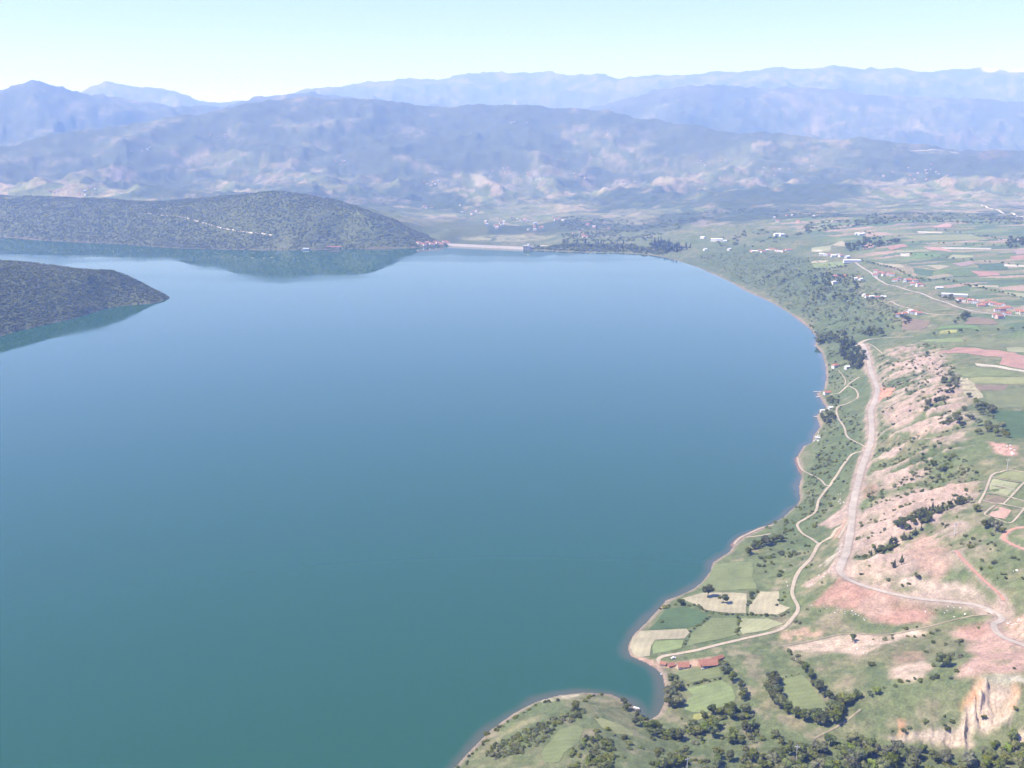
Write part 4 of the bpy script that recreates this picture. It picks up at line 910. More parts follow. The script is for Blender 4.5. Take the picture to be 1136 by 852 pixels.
scatter(plants, Z(*Z6, [(870, 340), (900, 310), (960, 320), (980, 355), (930, 375)]), 120, 8, ["pale", "mid", "dark"], zone("cl2", "grey green tree in the round clump below the garden plots", "trees below the garden plots"))
scatter(plants, Z(*Z6, [(660, 70), (720, 30), (760, 60), (750, 110), (690, 120)]), 75, 8, ["mid", "dark"], zone("cl3", "tree in the loose group on the green shoulder above the bare slope", "trees on the green shoulder"))
# dark clumps by the top of the road and along the shore
scatter(plants, Z(*Z5, [(300, 90), (360, 85), (420, 150), (410, 205), (350, 215), (330, 170), (300, 140)]), 140, 10, ["dark", "dark", "pine"], zone("clump5", "dark tree in the dense clump at the upper end of the road", "trees of the clump by the road end"))
scatter(plants, Z(*Z5, [(200, 60), (300, 35), (330, 60), (310, 95), (230, 85), (190, 100)]), 90, 10, ["dark", "mid"], zone("clump6", "green tree in the group on the shore north of the white house", "trees on the shore north of the white house"))
scatter(plants, Z(*Z5, [(390, 45), (440, 20), (500, 30), (490, 55), (400, 60)]), 90, 10, ["dark", "mid"], zone("clump7", "tree in the row north of the pale upper dirt road", "trees north of the upper dirt road"))
scatter(plants, Z(*Z5, [(205, 415), (240, 400), (275, 420), (275, 450), (220, 455)]), 190, 7, ["dark"], zone("clump8", "dark tree in the rounded clump beside the jetty", "trees of the clump beside the jetty"))
scatter(plants, Z(*Z5, [(230, 340), (290, 330), (295, 365), (240, 375)]), 130, 7, ["dark", "mid"], zone("clump9", "tree between the shore cabins and the winding track", "trees among the shore cabins"))
scatter(plants, Z(*Z5, [(870, 380), (930, 360), (1020, 390), (1010, 420), (900, 430), (840, 480), (760, 490), (750, 460), (840, 420)]), 95, 7.5, ["mid", "dark", "pale"], zone("edge1", "tree in the broad belt at the edge of the plateau", "trees of the plateau edge belt"))
scatter(plants, Z(*Z5, [(860, 500), (930, 460), (1060, 490), (1070, 525), (950, 530)]), 110, 7.5, ["pale", "mid"], zone("edge2", "grey green tree in the belt below the dark green plateau field", "trees below the dark green plateau field"))
scatter(plants, Z(*Z5, [(760, 270), (800, 190), (840, 210), (830, 300), (700, 400), (670, 390), (740, 330)]), 90, 7, ["mid", "pale", "dark"], zone("edge3", "tree on the rim of the eroded slope beside the plateau fields", "trees on the rim of the eroded slope"))
# bottom woods
BW = zone("bwood", "leafy tree in the dense wood filling the gully at the foot of the hill", "trees of the gully wood")
scatter(plants, Z(*Z1B, [(-60, 590), (150, 612), (430, 640), (600, 664), (760, 668), (840, 690), (930, 705), (1000, 645), (1080, 560), (1170, 440), (1170, 760), (-60, 760)]), 150, 8.0, ["mid", "light", "light", "mid", "pale"], BW, 0.02, 45, 3)
BW2 = zone("bwood2", "leafy tree in the thicket between the cove and the ring hedge", "trees of the thicket behind the cove")
scatter(plants, Z(*Z2B, [(640, 400), (720, 385), (850, 290), (960, 270), (1040, 300), (1130, 340), (1136, 520), (960, 545), (760, 535), (640, 490)]), 190, 7.5, ["mid", "dark", "light", "light"], BW2, 0.02, 35, 4)
scatter(plants, Z(*Z2B, [(360, 420), (460, 440), (560, 480), (640, 500), (630, 530), (480, 510), (370, 500)]), 220, 7, ["dark", "mid"], zone("bwood3", "dark tree in the belt just behind the cove", "trees just behind the cove"))
scatter(plants, Z(*Z2B, [(500, 560), (640, 570), (720, 610), (960, 640), (960, 707), (400, 707), (430, 600)]), 150, 7.5, ["mid", "light", "dark"], zone("bwood4", "leafy tree on the slope south of the thicket", "trees south of the thicket"), 0.05, 35, 5)
scatter(bushes, Z(*Z2B, [(370, 380), (440, 370), (480, 400), (560, 330), (640, 370), (560, 440), (460, 420)]), 120, 4.5, ["mid", "pale", "light"], zone("covebush", "low bush at the head of the small cove", "bushes at the head of the cove"))
UB = zone("bunder", "low green bush under the trees of the gully wood", "bushes of the gully wood")
scatter(bushes, Z(*Z1B, [(-60, 590), (150, 612), (430, 640), (600, 664), (760, 668), (840, 690), (930, 705), (1000, 645), (1080, 560), (1170, 440), (1170, 760), (-60, 760)]), 230, 5.0, ["mid", "light", "light", "pale", "mid"], UB)
scatter(bushes, Z(*Z2B, [(360, 420), (640, 400), (720, 385), (850, 290), (960, 270), (1040, 300), (1130, 340), (1136, 520), (960, 545), (640, 530), (370, 500)]), 200, 4.6, ["mid", "light", "pale", "mid"], UB)
scatter(bushes, Z(*Z2B, [(430, 580), (640, 570), (720, 610), (960, 640), (1136, 600), (1136, 720), (380, 720)]), 230, 4.6, ["mid", "light", "pale", "mid"], UB)
# bottom peninsula
PB = zone("penb", "shrub in the scrub band across the near peninsula", "shrubs of the near peninsula")
scatter(bushes, Z(*ZP, [(230, 500), (330, 400), (500, 330), (620, 260), (760, 230), (870, 160), (930, 180), (900, 240), (780, 280), (700, 350), (620, 430), (500, 480), (300, 520)]), 900, 4.2, ["mid", "pale", "dark"], PB)
scatter(bushes, Z(*ZP, [(880, 400), (960, 370), (1140, 380), (1140, 600), (820, 600), (840, 470)]), 700, 4.2, ["mid", "light", "dark"], PB)
scatter(plants, Z(*ZP, [(860, 150), (900, 120), (960, 180), (940, 300), (890, 260)]), 90, 6.5, ["dark", "pale"], zone("pentree", "tree on the crest of the near peninsula", "trees on the near peninsula"))
line(bushes, Z(*ZP, [(60, 590), (180, 460), (300, 330), (440, 240), (560, 160), (640, 125), (760, 110)]), 6, 4, ["mid", "dark"], zone("penshore", "bush along the shore of the near peninsula", "bushes along the peninsula shore"), 1.5)
line(bushes, Z(*ZP, [(930, 110), (960, 90), (1040, 70), (1120, 60)]), 6, 4, ["mid", "dark"], "penshore", 1.5)
line(plants, Z(*Z2B, [(190, 250), (240, 300), (300, 340), (330, 390), (300, 400)]), 5, 6, ["dark", "mid"], zone("penwood", "dark tree on the peninsula's slope above the cove", "trees above the cove"), 2.2)
scatter(bushes, Z(*Z2B, [(0, 340), (60, 400), (140, 480), (330, 540), (420, 560), (300, 640), (0, 640)]), 110, 4.6, ["mid", "light"], zone("penb2", "shrub on the inland side of the near peninsula", "shrubs inland of the near peninsula"), 0.06, 30, 6)
# hill above the scarp
scatter(bushes, Z(*ZC4, [(0, 520), (150, 470), (260, 420), (420, 400), (640, 460), (600, 560), (440, 570), (200, 590), (0, 600)]), 150, 4.2, ["mid", "dark"], zone("hillb", "dark shrub on the green hillside above the pale scarp", "shrubs above the pale scarp"))
scatter(bushes, Z(*ZC4, [(0, 330), (250, 300), (560, 260), (640, 330), (600, 440), (200, 420)]), 18, 3.4, ["mid", "dark"], zone("hillc", "scattered shrub on the green hill beside the cliff", "scattered shrubs on the green hill"))
line(bushes, Z(*Z1B, [(540, 390), (620, 375), (700, 360), (780, 350), (870, 345)]), 5, 5, ["mid", "dark"], zone("hillline", "bush in the line along the top of the green hill", "bushes along the hilltop"), 1.5)
scatter(bushes, Z(*Z1B, [(700, 200), (830, 160), (900, 220), (880, 300), (800, 340), (690, 300)]), 70, 4.5, ["mid", "dark", "pale"], zone("gullyb", "bush in the green gully between two bare pink slopes", "bushes in the green gully"))
scatter(bushes, Z(*ZC4, [(1010, 480), (1060, 380), (1140, 330), (1140, 560), (1060, 580), (900, 700), (690, 640), (760, 590), (880, 570)]), 150, 5, ["mid", "dark"], zone("cliffside", "bush on the slope beside the tall pale cliff", "bushes beside the cliff"))
# shore slope scrub
SS = zone("sscrub", "shrub on the green slope between the lake and the new road", "shrubs between lake and road")
scatter(bushes, [(886, 556), (905, 500), (930, 510), (925, 560), (900, 590), (860, 600), (850, 585)], 150, 4.6, ["mid", "dark", "mid", "light"], SS, 0.03, 30, 8)
scatter(bushes, [(905, 500), (920, 450), (955, 460), (955, 490), (940, 540), (925, 545)], 95, 4.2, ["mid", "dark"], SS, 0.06, 30, 9)
scatter(bushes, [(830, 600), (880, 590), (925, 600), (900, 630), (880, 650), (850, 640), (830, 615)], 70, 4.2, ["mid", "dark"], SS, 0.08, 30, 10)
scatter(bushes, [(890, 640), (925, 640), (905, 690), (880, 700), (885, 670)], 40, 3.6, ["mid", "pale"], zone("ss2", "bush on the green slope under the red spoil bank", "bushes under the red spoil bank"), 0.08, 25, 12)
scatter(bushes, [(918, 385), (945, 400), (950, 430), (925, 440), (918, 420)], 60, 5, ["mid", "dark"], zone("ss3", "bush in the gardens of the white shore house", "bushes round the white shore house"))
# eroded slopes: shrubs in the gullies
EB = zone("eros", "dark shrub dotted on the bare eroded slope above the road", "shrubs on the eroded slope")
tmp_ = []; scatter(tmp_, EROD, 240, 4.0, ["dark", "mid", "pale", "mid"], EB)
def strip_val(xa, ya):
    al_ = xa * gd[0] + ya * gd[1]; ac_ = xa * gp[0] + ya * gp[1] + 7 * fbm(xa, ya, 80, 3, 71)
    return 0.75 * ridged(ac_, al_ * 0.12, 38, 3, 72, 0.5) + 0.25 * ridged(ac_, al_ * 0.2, 15, 2, 73, 0.5)
xa_ = np.array([t[0] for t in tmp_]); ya_ = np.array([t[1] for t in tmp_]); sv_ = strip_val(xa_, ya_) + 0.5 * fbm(xa_, ya_, 60, 3, 131)
bushes += [t for t, s_ in zip(tmp_, sv_) if s_ < 0.28 + rng.normal() * 0.06]
scatter(bushes, [(985, 400), (1040, 388), (1060, 430), (1045, 470), (1010, 440), (980, 430)], 120, 4.4, ["dark", "mid", "pale"], EB, 0.05, 22, 15)
scatter(bushes, [(1060, 590), (1136, 600), (1136, 660), (1105, 655), (1075, 630)], 130, 4.4, ["mid", "dark"], zone("gsl", "bush on the green slope below the garden plots", "bushes below the garden plots"), 0.05, 30, 16)
scatter(bushes, [(1000, 500), (1060, 505), (1090, 525), (1060, 560), (1000, 560)], 60, 4.2, ["mid", "dark"], zone("gsl2", "bush on the green shoulder above the bare slope", "bushes on the green shoulder"), 0.08, 30, 17)
scatter(bushes, [(930, 700), (1000, 672), (1090, 676), (1090, 695), (980, 712)], 60, 3.6, ["mid", "pale"], zone("gsl3", "bush below the curve of the new road", "bushes below the road curve"), 0.05, 25, 18)
# upper shore slopes
US = zone("uscrub", "tree on the scrubby slope between the lake and the village", "trees between lake and village")
scatter(plants, [(905, 372), (960, 370), (1000, 365), (985, 335), (950, 310), (900, 300), (850, 300), (870, 330), (895, 352)], 16, 6.5, ["mid", "light", "pale", "mid"], US, 0.12, 60, 20)
scatter(bushes, [(905, 385), (960, 372), (1010, 368), (990, 335), (950, 300), (900, 285), (820, 275), (770, 285), (800, 300), (850, 325), (895, 355)], 52, 4.6, ["mid", "light", "pale", "light"], zone("uscrub2", "shrub on the scrubby slope between the lake and the village", "shrubs between lake and village"), 0.05, 50, 21)
for pp in ([(862, 318), (890, 305), (920, 298), (945, 296)], [(905, 325), (925, 312), (945, 308)], [(893, 340), (930, 318)], [(930, 348), (955, 335), (980, 332)], [(845, 312), (870, 297), (900, 290)]):
    line(plants, pp, 10, 7.5, ["dark", "mid", "mid"], US, 5)
line(plants, Z(*Z3B, [(480, 545), (520, 560), (480, 590)]), 9, 10, ["dark"], zone("vil1", "dark tree beside the brown field below the village", "trees beside the brown field")); 
scatter(plants, Z(*Z3B, [(750, 560), (830, 520), (840, 540), (800, 575), (760, 575)]), 60, 10, ["dark"], zone("vil2", "dark tree in the clump south of the village road", "trees south of the village road"))
line(plants, Z(*Z3B, [(270, 240), (350, 262), (480, 300), (600, 345), (720, 345), (840, 375), (960, 400), (1136, 440)]), 16, 7, ["dark", "mid"], zone("vil3", "tree in the long straight hedge behind the village", "trees of the hedge behind the village"), 2)
scatter(plants, Z(*Z3B, [(660, 420), (700, 410), (800, 460), (800, 480), (700, 445)]), 50, 8, ["dark", "mid"], zone("vil4", "garden tree in front of the grey roofed hall", "trees by the grey roofed hall"))
scatter(plants, Z(*Z3B, [(0, 320), (90, 310), (270, 330), (270, 400), (200, 470), (60, 470), (0, 400)]), 22, 9, ["mid", "dark"], US, 0.05, 80, 24)
scatter(plants, Z(*Z3B, [(180, 160), (300, 120), (430, 130), (490, 140), (380, 165), (250, 185), (180, 200)]), 26, 11, ["dark"], zone("vil5", "dark tree in the wood on the spur beyond the village", "trees of the wood beyond the village"))
scatter(plants, Z(*ZU, [(0, 140), (40, 132), (130, 150), (90, 165), (20, 160)]), 45, 13, ["pine", "dark"], zone("dk", "dark tree in the plantation by the lake's far corner", "trees of the far corner plantation"))
scatter(plants, Z(*Z3B, [(1030, 150), (1060, 120), (1136, 110), (1136, 170), (1060, 180)]), 20, 11, ["dark"], zone("vil6", "dark tree in the copse at the far side of the plateau", "trees of the far plateau copse"))
line(plants, [(590, 275), (620, 274), (650, 274), (690, 276), (712, 279)], 16, 13, ["dark"], zone("damt", "dark tree on the low shore east of the dam", "trees east of the dam"), 8)
line(plants, [(600, 270), (640, 270), (690, 271)], 16, 13, ["dark", "pine"], "damt", 12)
for pp in ([(1010, 283), (1060, 288), (1136, 296)], [(1000, 270), (1080, 272), (1136, 275)], [(1075, 440), (1090, 455), (1100, 470)], [(1040, 256), (1090, 262), (1115, 268)], [(1040, 372), (1090, 368), (1136, 366)], [(960, 258), (975, 264), (1000, 262)]):
    line(plants, pp, 26, 7, ["dark", "mid"], zone("plt", "small tree on a field boundary of the plateau", "trees on the plateau field boundaries"), 3)
# masses nobody could count
forest_pts = []
def mass(poly_px, per_ha, size, kinds, zmin=2.0, thin=0.0, wl=250, seed=30):
    tmp = []; scatter(tmp, poly_px, per_ha, size, kinds, "forest", thin, wl, seed); forest_pts.extend(tmp)
isle_poly = isle_w
def mass_world(poly, per_ha, size, kinds, thin=0.0, wl=200, seed=40, keep=None):
    poly = np.array(poly); x0, y0 = poly.min(0); x1, y1 = poly.max(0)
    n_ = int((x1 - x0) * (y1 - y0) / 1e4 * per_ha)
    xs_ = rng.uniform(x0, x1, n_); ys_ = rng.uniform(y0, y1, n_); k_ = pip(xs_, ys_, poly)
    if thin: k_ &= fbm(xs_, ys_, wl, 3, seed) < thin + rng.normal(size=n_) * 0.06
    if keep is not None: k_ &= keep(xs_, ys_)
    xs_, ys_ = xs_[k_], ys_[k_]; tone = fbm(xs_, ys_, 150, 3, seed + 5) + 0.5 * fbm(xs_, ys_, 40, 2, seed + 6)
    for a_, b_, t_ in zip(xs_, ys_, tone):
        t_ += rng.normal() * 0.12
        forest_pts.append((a_, b_, size * rng.uniform(0.55, 1.5), "dark" if t_ > 0.12 else ("pale" if t_ < -0.3 else "mid"), "f"))
mass_world(isle_w, 500, 5.0, ["mid", "dark", "mid", "pale"], 0.55, 90, 41, lambda a_, b_: (np.arctan2(a_, b_) > -0.60))
hl = [on_plane(p[0], p[1]) for p in [(500, 273), (470, 274.5), (400, 276), (319, 277.6), (260, 277), (200, 275.6), (120, 270), (60, 267.3), (0, 262.5), (-60, 260)]]
hl += [polar(-60, 6350), polar(60, 6050), polar(160, 5750), polar(280, 5400), polar(360, 5100), polar(430, 4700), polar(480, 4450)]
mass_world(hl, 175, 6.6, ["mid", "dark", "mid", "pale"], 0.42, 260, 107, lambda a_, b_: b_ < 5350)
mass([(588, 276.5), (640, 279), (700, 280), (738, 283.5), (745, 277), (700, 271), (640, 270), (590, 271)], 70, 12, ["dark", "mid"])
# distant woods and hedges beyond the dam and on the right
for pp, den in (([(480, 268), (500, 266), (590, 268), (650, 268), (700, 268), (740, 262), (700, 255), (600, 262), (540, 264)], 15), ([(520, 258), (560, 246), (640, 240), (700, 246), (740, 250), (700, 258), (600, 256)], 8), ([(740, 262), (760, 250), (800, 240), (840, 236), (900, 243), (960, 240), (900, 235), (800, 230), (720, 240)], 8),
                ([(880, 262), (920, 256), (960, 250), (1000, 248), (960, 244), (900, 246)], 20), ([(960, 247), (1136, 250), (1136, 240), (960, 238)], 12), ([(790, 262), (850, 255), (880, 262), (850, 275), (800, 275)], 8)):
    mass(pp, den, 12, ["dark", "mid"], thin=0.12, wl=160)

# ---- individual objects for what shows largest; the rest become woodland and scrub
def ordinal(k_): return ("%d" % k_) + ("th" if 10 <= k_ % 100 <= 20 else {1: "st", 2: "nd", 3: "rd"}.get(k_ % 10, "th"))
def apparent(t):
    z_ = float(height(t[0], t[1])); return (t[2] * FPX / math.sqrt(t[0] ** 2 + t[1] ** 2 + (CAMZ - z_) ** 2)) if visible(t[0], t[1], z_) else 0.0
def ok_land(t):
    return float(height(t[0], t[1])) > 0.4
def off_road(lst, clear=2.0):
    xs_ = np.array([t[0] for t in lst]); ys_ = np.array([t[1] for t in lst]); keep = np.ones(len(lst), bool)
    for nm, wd, mt, wp in road_world:
        bb = (xs_ > wp[:, 0].min() - 10) & (xs_ < wp[:, 0].max() + 10) & (ys_ > wp[:, 1].min() - 10) & (ys_ < wp[:, 1].max() + 10)
        i_ = np.nonzero(bb)[0]
        if len(i_): d_, _ = seg_dist(xs_[i_], ys_[i_], wp); keep[i_[d_ < wd / 2 + clear]] = False
    return [t for t, k_ in zip(lst, keep) if k_]
plants = [t for t in off_road(plants) if ok_land(t)]; bushes = [t for t in off_road(bushes, 1.2) if ok_land(t)]
print("plants", len(plants), "bushes", len(bushes), "forest", len(forest_pts))
def pick_top(lst, nmax):
    ap = np.array([apparent(t) + (100 if ZONES[t[4]][1] is None else 0) for t in lst])
    order = np.argsort(-ap); top = [i for i in order[:nmax] if ap[i] > 0]
    s_ = set(top); return [lst[i] for i in top], [lst[i] for i in range(len(lst)) if i not in s_]
def place_tree(t, is_bush):
    x_, y_, size, kind, zn_ = t; z_ = float(height(x_, y_)); lab, grp = ZONES[zn_]
    nm = "bush" if is_bush else ("pine_tree" if kind == "pine" else "broadleaf_tree")
    e = bpy.data.objects.new(nm, None); COL.objects.link(e); e.empty_display_size = 0.5
    e.location = (x_, y_, z_ - 0.05); e.rotation_euler = (0, 0, rng.uniform(0, 6.28))
    e["label"] = lab; e["category"] = "bush" if is_bush else "tree"
    if grp: e["group"] = grp
    v_ = int(rng.integers(3)); sx = size * rng.uniform(0.9, 1.1); sy = size * rng.uniform(0.9, 1.1)
    if kind == "pine": hgt = size * rng.uniform(1.3, 1.7); sx = sy = hgt
    else: hgt = size * (rng.uniform(0.95, 1.25) if not is_bush else rng.uniform(0.85, 1.1))
    e.scale = (sx, sy, hgt)
    c = bpy.data.objects.new("foliage" if is_bush else "crown", (BUSH if is_bush else CROWN)[kind][v_] if not (is_bush and kind == "pine") else CROWN["pine"][v_]); c.parent = e; COL.objects.link(c)
    if not is_bush:
        k_ = bpy.data.objects.new("trunk", PTRUNK if kind == "pine" else TRUNK); k_.parent = e; COL.objects.link(k_)
top_t, rest_t = pick_top(plants, 300); top_b, rest_b = pick_top(bushes, 290)
for t in top_t: place_tree(t, False)
for t in top_b: place_tree(t, True)

def instancer(name, pts_, meshes, label, cat, hscale=(0.95, 1.25)):
    """one mass of plants nobody could count"""
    if not pts_: return
    coll = bpy.data.collections.new(name + "_kinds"); kinds = []
    for key, me in meshes:
        o_ = bpy.data.objects.new("%02d_%s" % (len(kinds), key), me); coll.objects.link(o_); kinds.append(key)
    a_ = np.array([(t[0], t[1], t[2]) for t in pts_]); z_ = height(a_[:, 0], a_[:, 1])
    ok = z_ > (0.4 if name != "far_woodland" else -40)
    a_, z_ = a_[ok], z_[ok]; kk = [t[3] for t, q_ in zip(pts_, ok) if q_]
    idx_ = np.array([[i for i, k2 in enumerate(kinds) if k2 == k_][int(rng.integers(sum(k2 == k_ for k2 in kinds)))] for k_ in kk])
    me = bpy.data.meshes.new(name); me.vertices.add(len(a_)); me.vertices.foreach_set("co", np.c_[a_[:, 0], a_[:, 1], z_ - 0.05].astype(np.float32).ravel())
    n_ = len(a_)
    def at_(nm_, typ, val):
        q_ = me.attributes.new(nm_, typ, 'POINT'); q_.data.foreach_set("vector" if typ == 'FLOAT_VECTOR' else "value", val)
    at_("inst", 'INT', idx_.astype(np.int32))
    sc_ = np.c_[a_[:, 2], a_[:, 2], a_[:, 2] * rng.uniform(*hscale, n_)]
    pn = np.array([k_ == "pine" for k_ in kk]); sc_[pn] = a_[pn, 2:3] * 1.5
    at_("size", 'FLOAT_VECTOR', sc_.astype(np.float32).ravel()); at_("turn", 'FLOAT', rng.uniform(0, 6.28, n_).astype(np.float32))
    o = bpy.data.objects.new(name, me); COL.objects.link(o); o["kind"] = "stuff"; o["label"] = label; o["category"] = cat
    ng = bpy.data.node_groups.new(name + "_spread", 'GeometryNodeTree')
    ng.interface.new_socket("Geometry", in_out='INPUT', socket_type='NodeSocketGeometry'); ng.interface.new_socket("Geometry", in_out='OUTPUT', socket_type='NodeSocketGeometry')
    N, L = ng.nodes, ng.links
    gi = N.new("NodeGroupInput"); go = N.new("NodeGroupOutput"); ip = N.new("GeometryNodeInstanceOnPoints"); ci = N.new("GeometryNodeCollectionInfo"); m2p = N.new("GeometryNodeMeshToPoints")
    ci.inputs["Collection"].default_value = coll; ci.inputs["Separate Children"].default_value = True; ci.inputs["Reset Children"].default_value = True
    def na(nm_, typ): q_ = N.new("GeometryNodeInputNamedAttribute"); q_.data_type = typ; q_.inputs["Name"].default_value = nm_; return q_
    i1_, i2_, i3_ = na("inst", 'INT'), na("size", 'FLOAT_VECTOR'), na("turn", 'FLOAT'); cx = N.new("ShaderNodeCombineXYZ")
    ip.inputs["Pick Instance"].default_value = True
    L.new(gi.outputs[0], m2p.inputs["Mesh"]); L.new(m2p.outputs[0], ip.inputs["Points"]); L.new(ci.outputs[0], ip.inputs["Instance"]); L.new(i1_.outputs[0], ip.inputs["Instance Index"])
    L.new(i3_.outputs[0], cx.inputs[2]); L.new(cx.outputs[0], ip.inputs["Rotation"]); L.new(i2_.outputs[0], ip.inputs["Scale"]); L.new(ip.outputs[0], go.inputs[0])
    md = o.modifiers.new("spread", 'NODES'); md.node_group = ng
    return o
T_ALL = [(k_, m_) for k_ in CROWN for m_ in CROWN[k_]]; B_ALL = [(k_, m_) for k_ in BUSH for m_ in BUSH[k_]]
FAR = {k_: [crown_mesh("farcrown_" + k_, LEAF[k_], 220 + 5 * i_ + v_, 5, 8, 0.2, 0.85, True, 0.05) for v_ in range(3)] for i_, k_ in enumerate(("mid", "dark", "pale"))}
F_ALL = [(k_, m_) for k_ in FAR for m_ in FAR[k_]] + [("pine", CROWN["pine"][0])]
instancer("woodland", rest_t, T_ALL, "mass of leafy trees over the slopes by the lake", "woodland")
instancer("scrub", rest_b, B_ALL, "mass of low shrubs over the slopes by the lake", "scrub", (0.85, 1.1))
instancer("forest", forest_pts, F_ALL, "close green forest over the far headland, spit and valley", "forest", (0.6, 0.9))

# ------------------------------------------------------------------ buildings and small things
def plain(name, col, rough=0.85, amt=0.12, sc=0.7): return soil_mat(name, col, (sc, sc * 4), (amt, amt * 0.6), 0, rough)
MW = {"white": plain("white_plaster", (0.66, 0.64, 0.60), amt=0.06), "cream": plain("cream_plaster", (0.64, 0.56, 0.45), amt=0.08), "brick": plain("raw_brick", (0.42, 0.22, 0.15)), "grey": plain("grey_render", (0.50, 0.49, 0.47), amt=0.08), "pinkw": plain("pink_plaster", (0.62, 0.44, 0.38), amt=0.08), "blue": plain("pale_blue_sheet", (0.42, 0.54, 0.68), amt=0.05)}
MR = {"red": plain("red_tiles", (0.38, 0.16, 0.11), amt=0.18), "orange": plain("orange_tiles", (0.36, 0.17, 0.11), amt=0.18), "greyroof": plain("grey_sheet_roof", (0.50, 0.50, 0.51), amt=0.06), "whiteroof": plain("pale_sheet_roof", (0.70, 0.70, 0.69), amt=0.05), "brownroof": plain("brown_tiles", (0.30, 0.15, 0.10), amt=0.2)}
M_GLASS, _, b_ = new_mat("dark_glass", 0.2); b_.inputs["Base Color"].default_value = (0.035, 0.04, 0.05, 1)
M_WOOD = plain("dark_wood", (0.13, 0.085, 0.06)); M_CONC = plain("concrete", (0.52, 0.50, 0.46), amt=0.1, sc=0.3); M_WHITE = plain("white_paint", (0.80, 0.80, 0.79), 0.5, 0.03)
M_STONE = plain("pale_stone_facing", (0.34, 0.30, 0.275), amt=0.12, sc=0.08); M_ROCK = plain("white_limestone", (0.66, 0.62, 0.57), amt=0.15); M_RUB = plain("black_rubber", (0.02, 0.02, 0.02)); M_POLE = plain("pale_concrete_pole", (0.58, 0.56, 0.52)); M_STEEL = plain("galvanised_steel", (0.45, 0.46, 0.47), 0.5)

def box_vf(x0, x1, y0, y1, z0, z1):
    v = [(x0, y0, z0), (x1, y0, z0), (x1, y1, z0), (x0, y1, z0), (x0, y0, z1), (x1, y0, z1), (x1, y1, z1), (x0, y1, z1)]
    return v, [(0, 3, 2, 1), (4, 5, 6, 7), (0, 1, 5, 4), (1, 2, 6, 5), (2, 3, 7, 6), (3, 0, 4, 7)]
_mc = {}
def mesh_cached(key, build, mat):
    k_ = (key, mat.name)
    if k_ not in _mc:
        v, f = build(); me = bpy.data.meshes.new(key[0]); me.from_pydata([tuple(map(float, q)) for q in v], [], f); me.materials.append(mat); _mc[k_] = me
    return _mc[k_]
def part(name, me, parent, loc=(0, 0, 0), rz=0.0):
    o = bpy.data.objects.new(name, me); COL.objects.link(o); o.parent = parent; o.location = loc; o.rotation_euler = (0, 0, rz); return o
def thing(name, loc, rz, label, cat, group=None):
    e = bpy.data.objects.new(name, None); COL.objects.link(e); e.location = loc; e.rotation_euler = (0, 0, rz); e.empty_display_size = 1
    e["label"] = label; e["category"] = cat
    if group: e["group"] = group
    return e
def boxm(name, d, mat): return mesh_cached((name,) + tuple(round(q, 3) for q in d), lambda: box_vf(*d), mat)
def wall_vf(w, d, h, rh):
    """four walls with gable ends, standing 1.5 m into the ground"""
    x, y = w / 2, d / 2
    v = [(-x, -y, -1.5), (x, -y, -1.5), (x, y, -1.5), (-x, y, -1.5), (-x, -y, h), (x, -y, h), (x, y, h), (-x, y, h), (-x, 0, h + rh - .05), (x, 0, h + rh - .05)]
    return v, [(0, 1, 5, 4), (2, 3, 7, 6), (1, 2, 6, 9, 5), (3, 0, 4, 8, 7), (0, 3, 2, 1), (4, 5, 9, 8), (6, 7, 8, 9)]
def roof_vf(w, d, h, rh, ov=0.5, t=0.22):
    x, y = w / 2 + ov, d / 2 + ov; e = h - rh * ov / (d / 2)
    pr = [(-y, e), (0, h + rh), (y, e), (y, e + t), (0, h + rh + t * 1.2), (-y, e + t)]
    v = [(sx * x, p, q) for sx in (-1, 1) for p, q in pr]; n_ = 6
    f = [(i, i + n_, (i + 1) % n_ + n_, (i + 1) % n_) for i in range(n_)] + [(0, 1, 4, 5), (1, 2, 3, 4), (n_ + 1, n_, n_ + 5, n_ + 4), (n_ + 2, n_ + 1, n_ + 4, n_ + 3)]
    return v, f
def hip_vf(w, d, h, rh, ov=0.5, t=0.2):
    x, y = w / 2 + ov, d / 2 + ov; k_ = max(w / 2 - d / 2, 0.4)
    v = [(-x, -y, h - .1), (x, -y, h - .1), (x, y, h - .1), (-x, y, h - .1), (-x, -y, h + t), (x, -y, h + t), (x, y, h + t), (-x, y, h + t), (-k_, 0, h + rh), (k_, 0, h + rh)]
    return v, [(0, 3, 2, 1), (0, 1, 5, 4), (1, 2, 6, 5), (2, 3, 7, 6), (3, 0, 4, 7), (4, 5, 9, 8), (6, 7, 8, 9), (5, 6, 9), (7, 4, 8)]
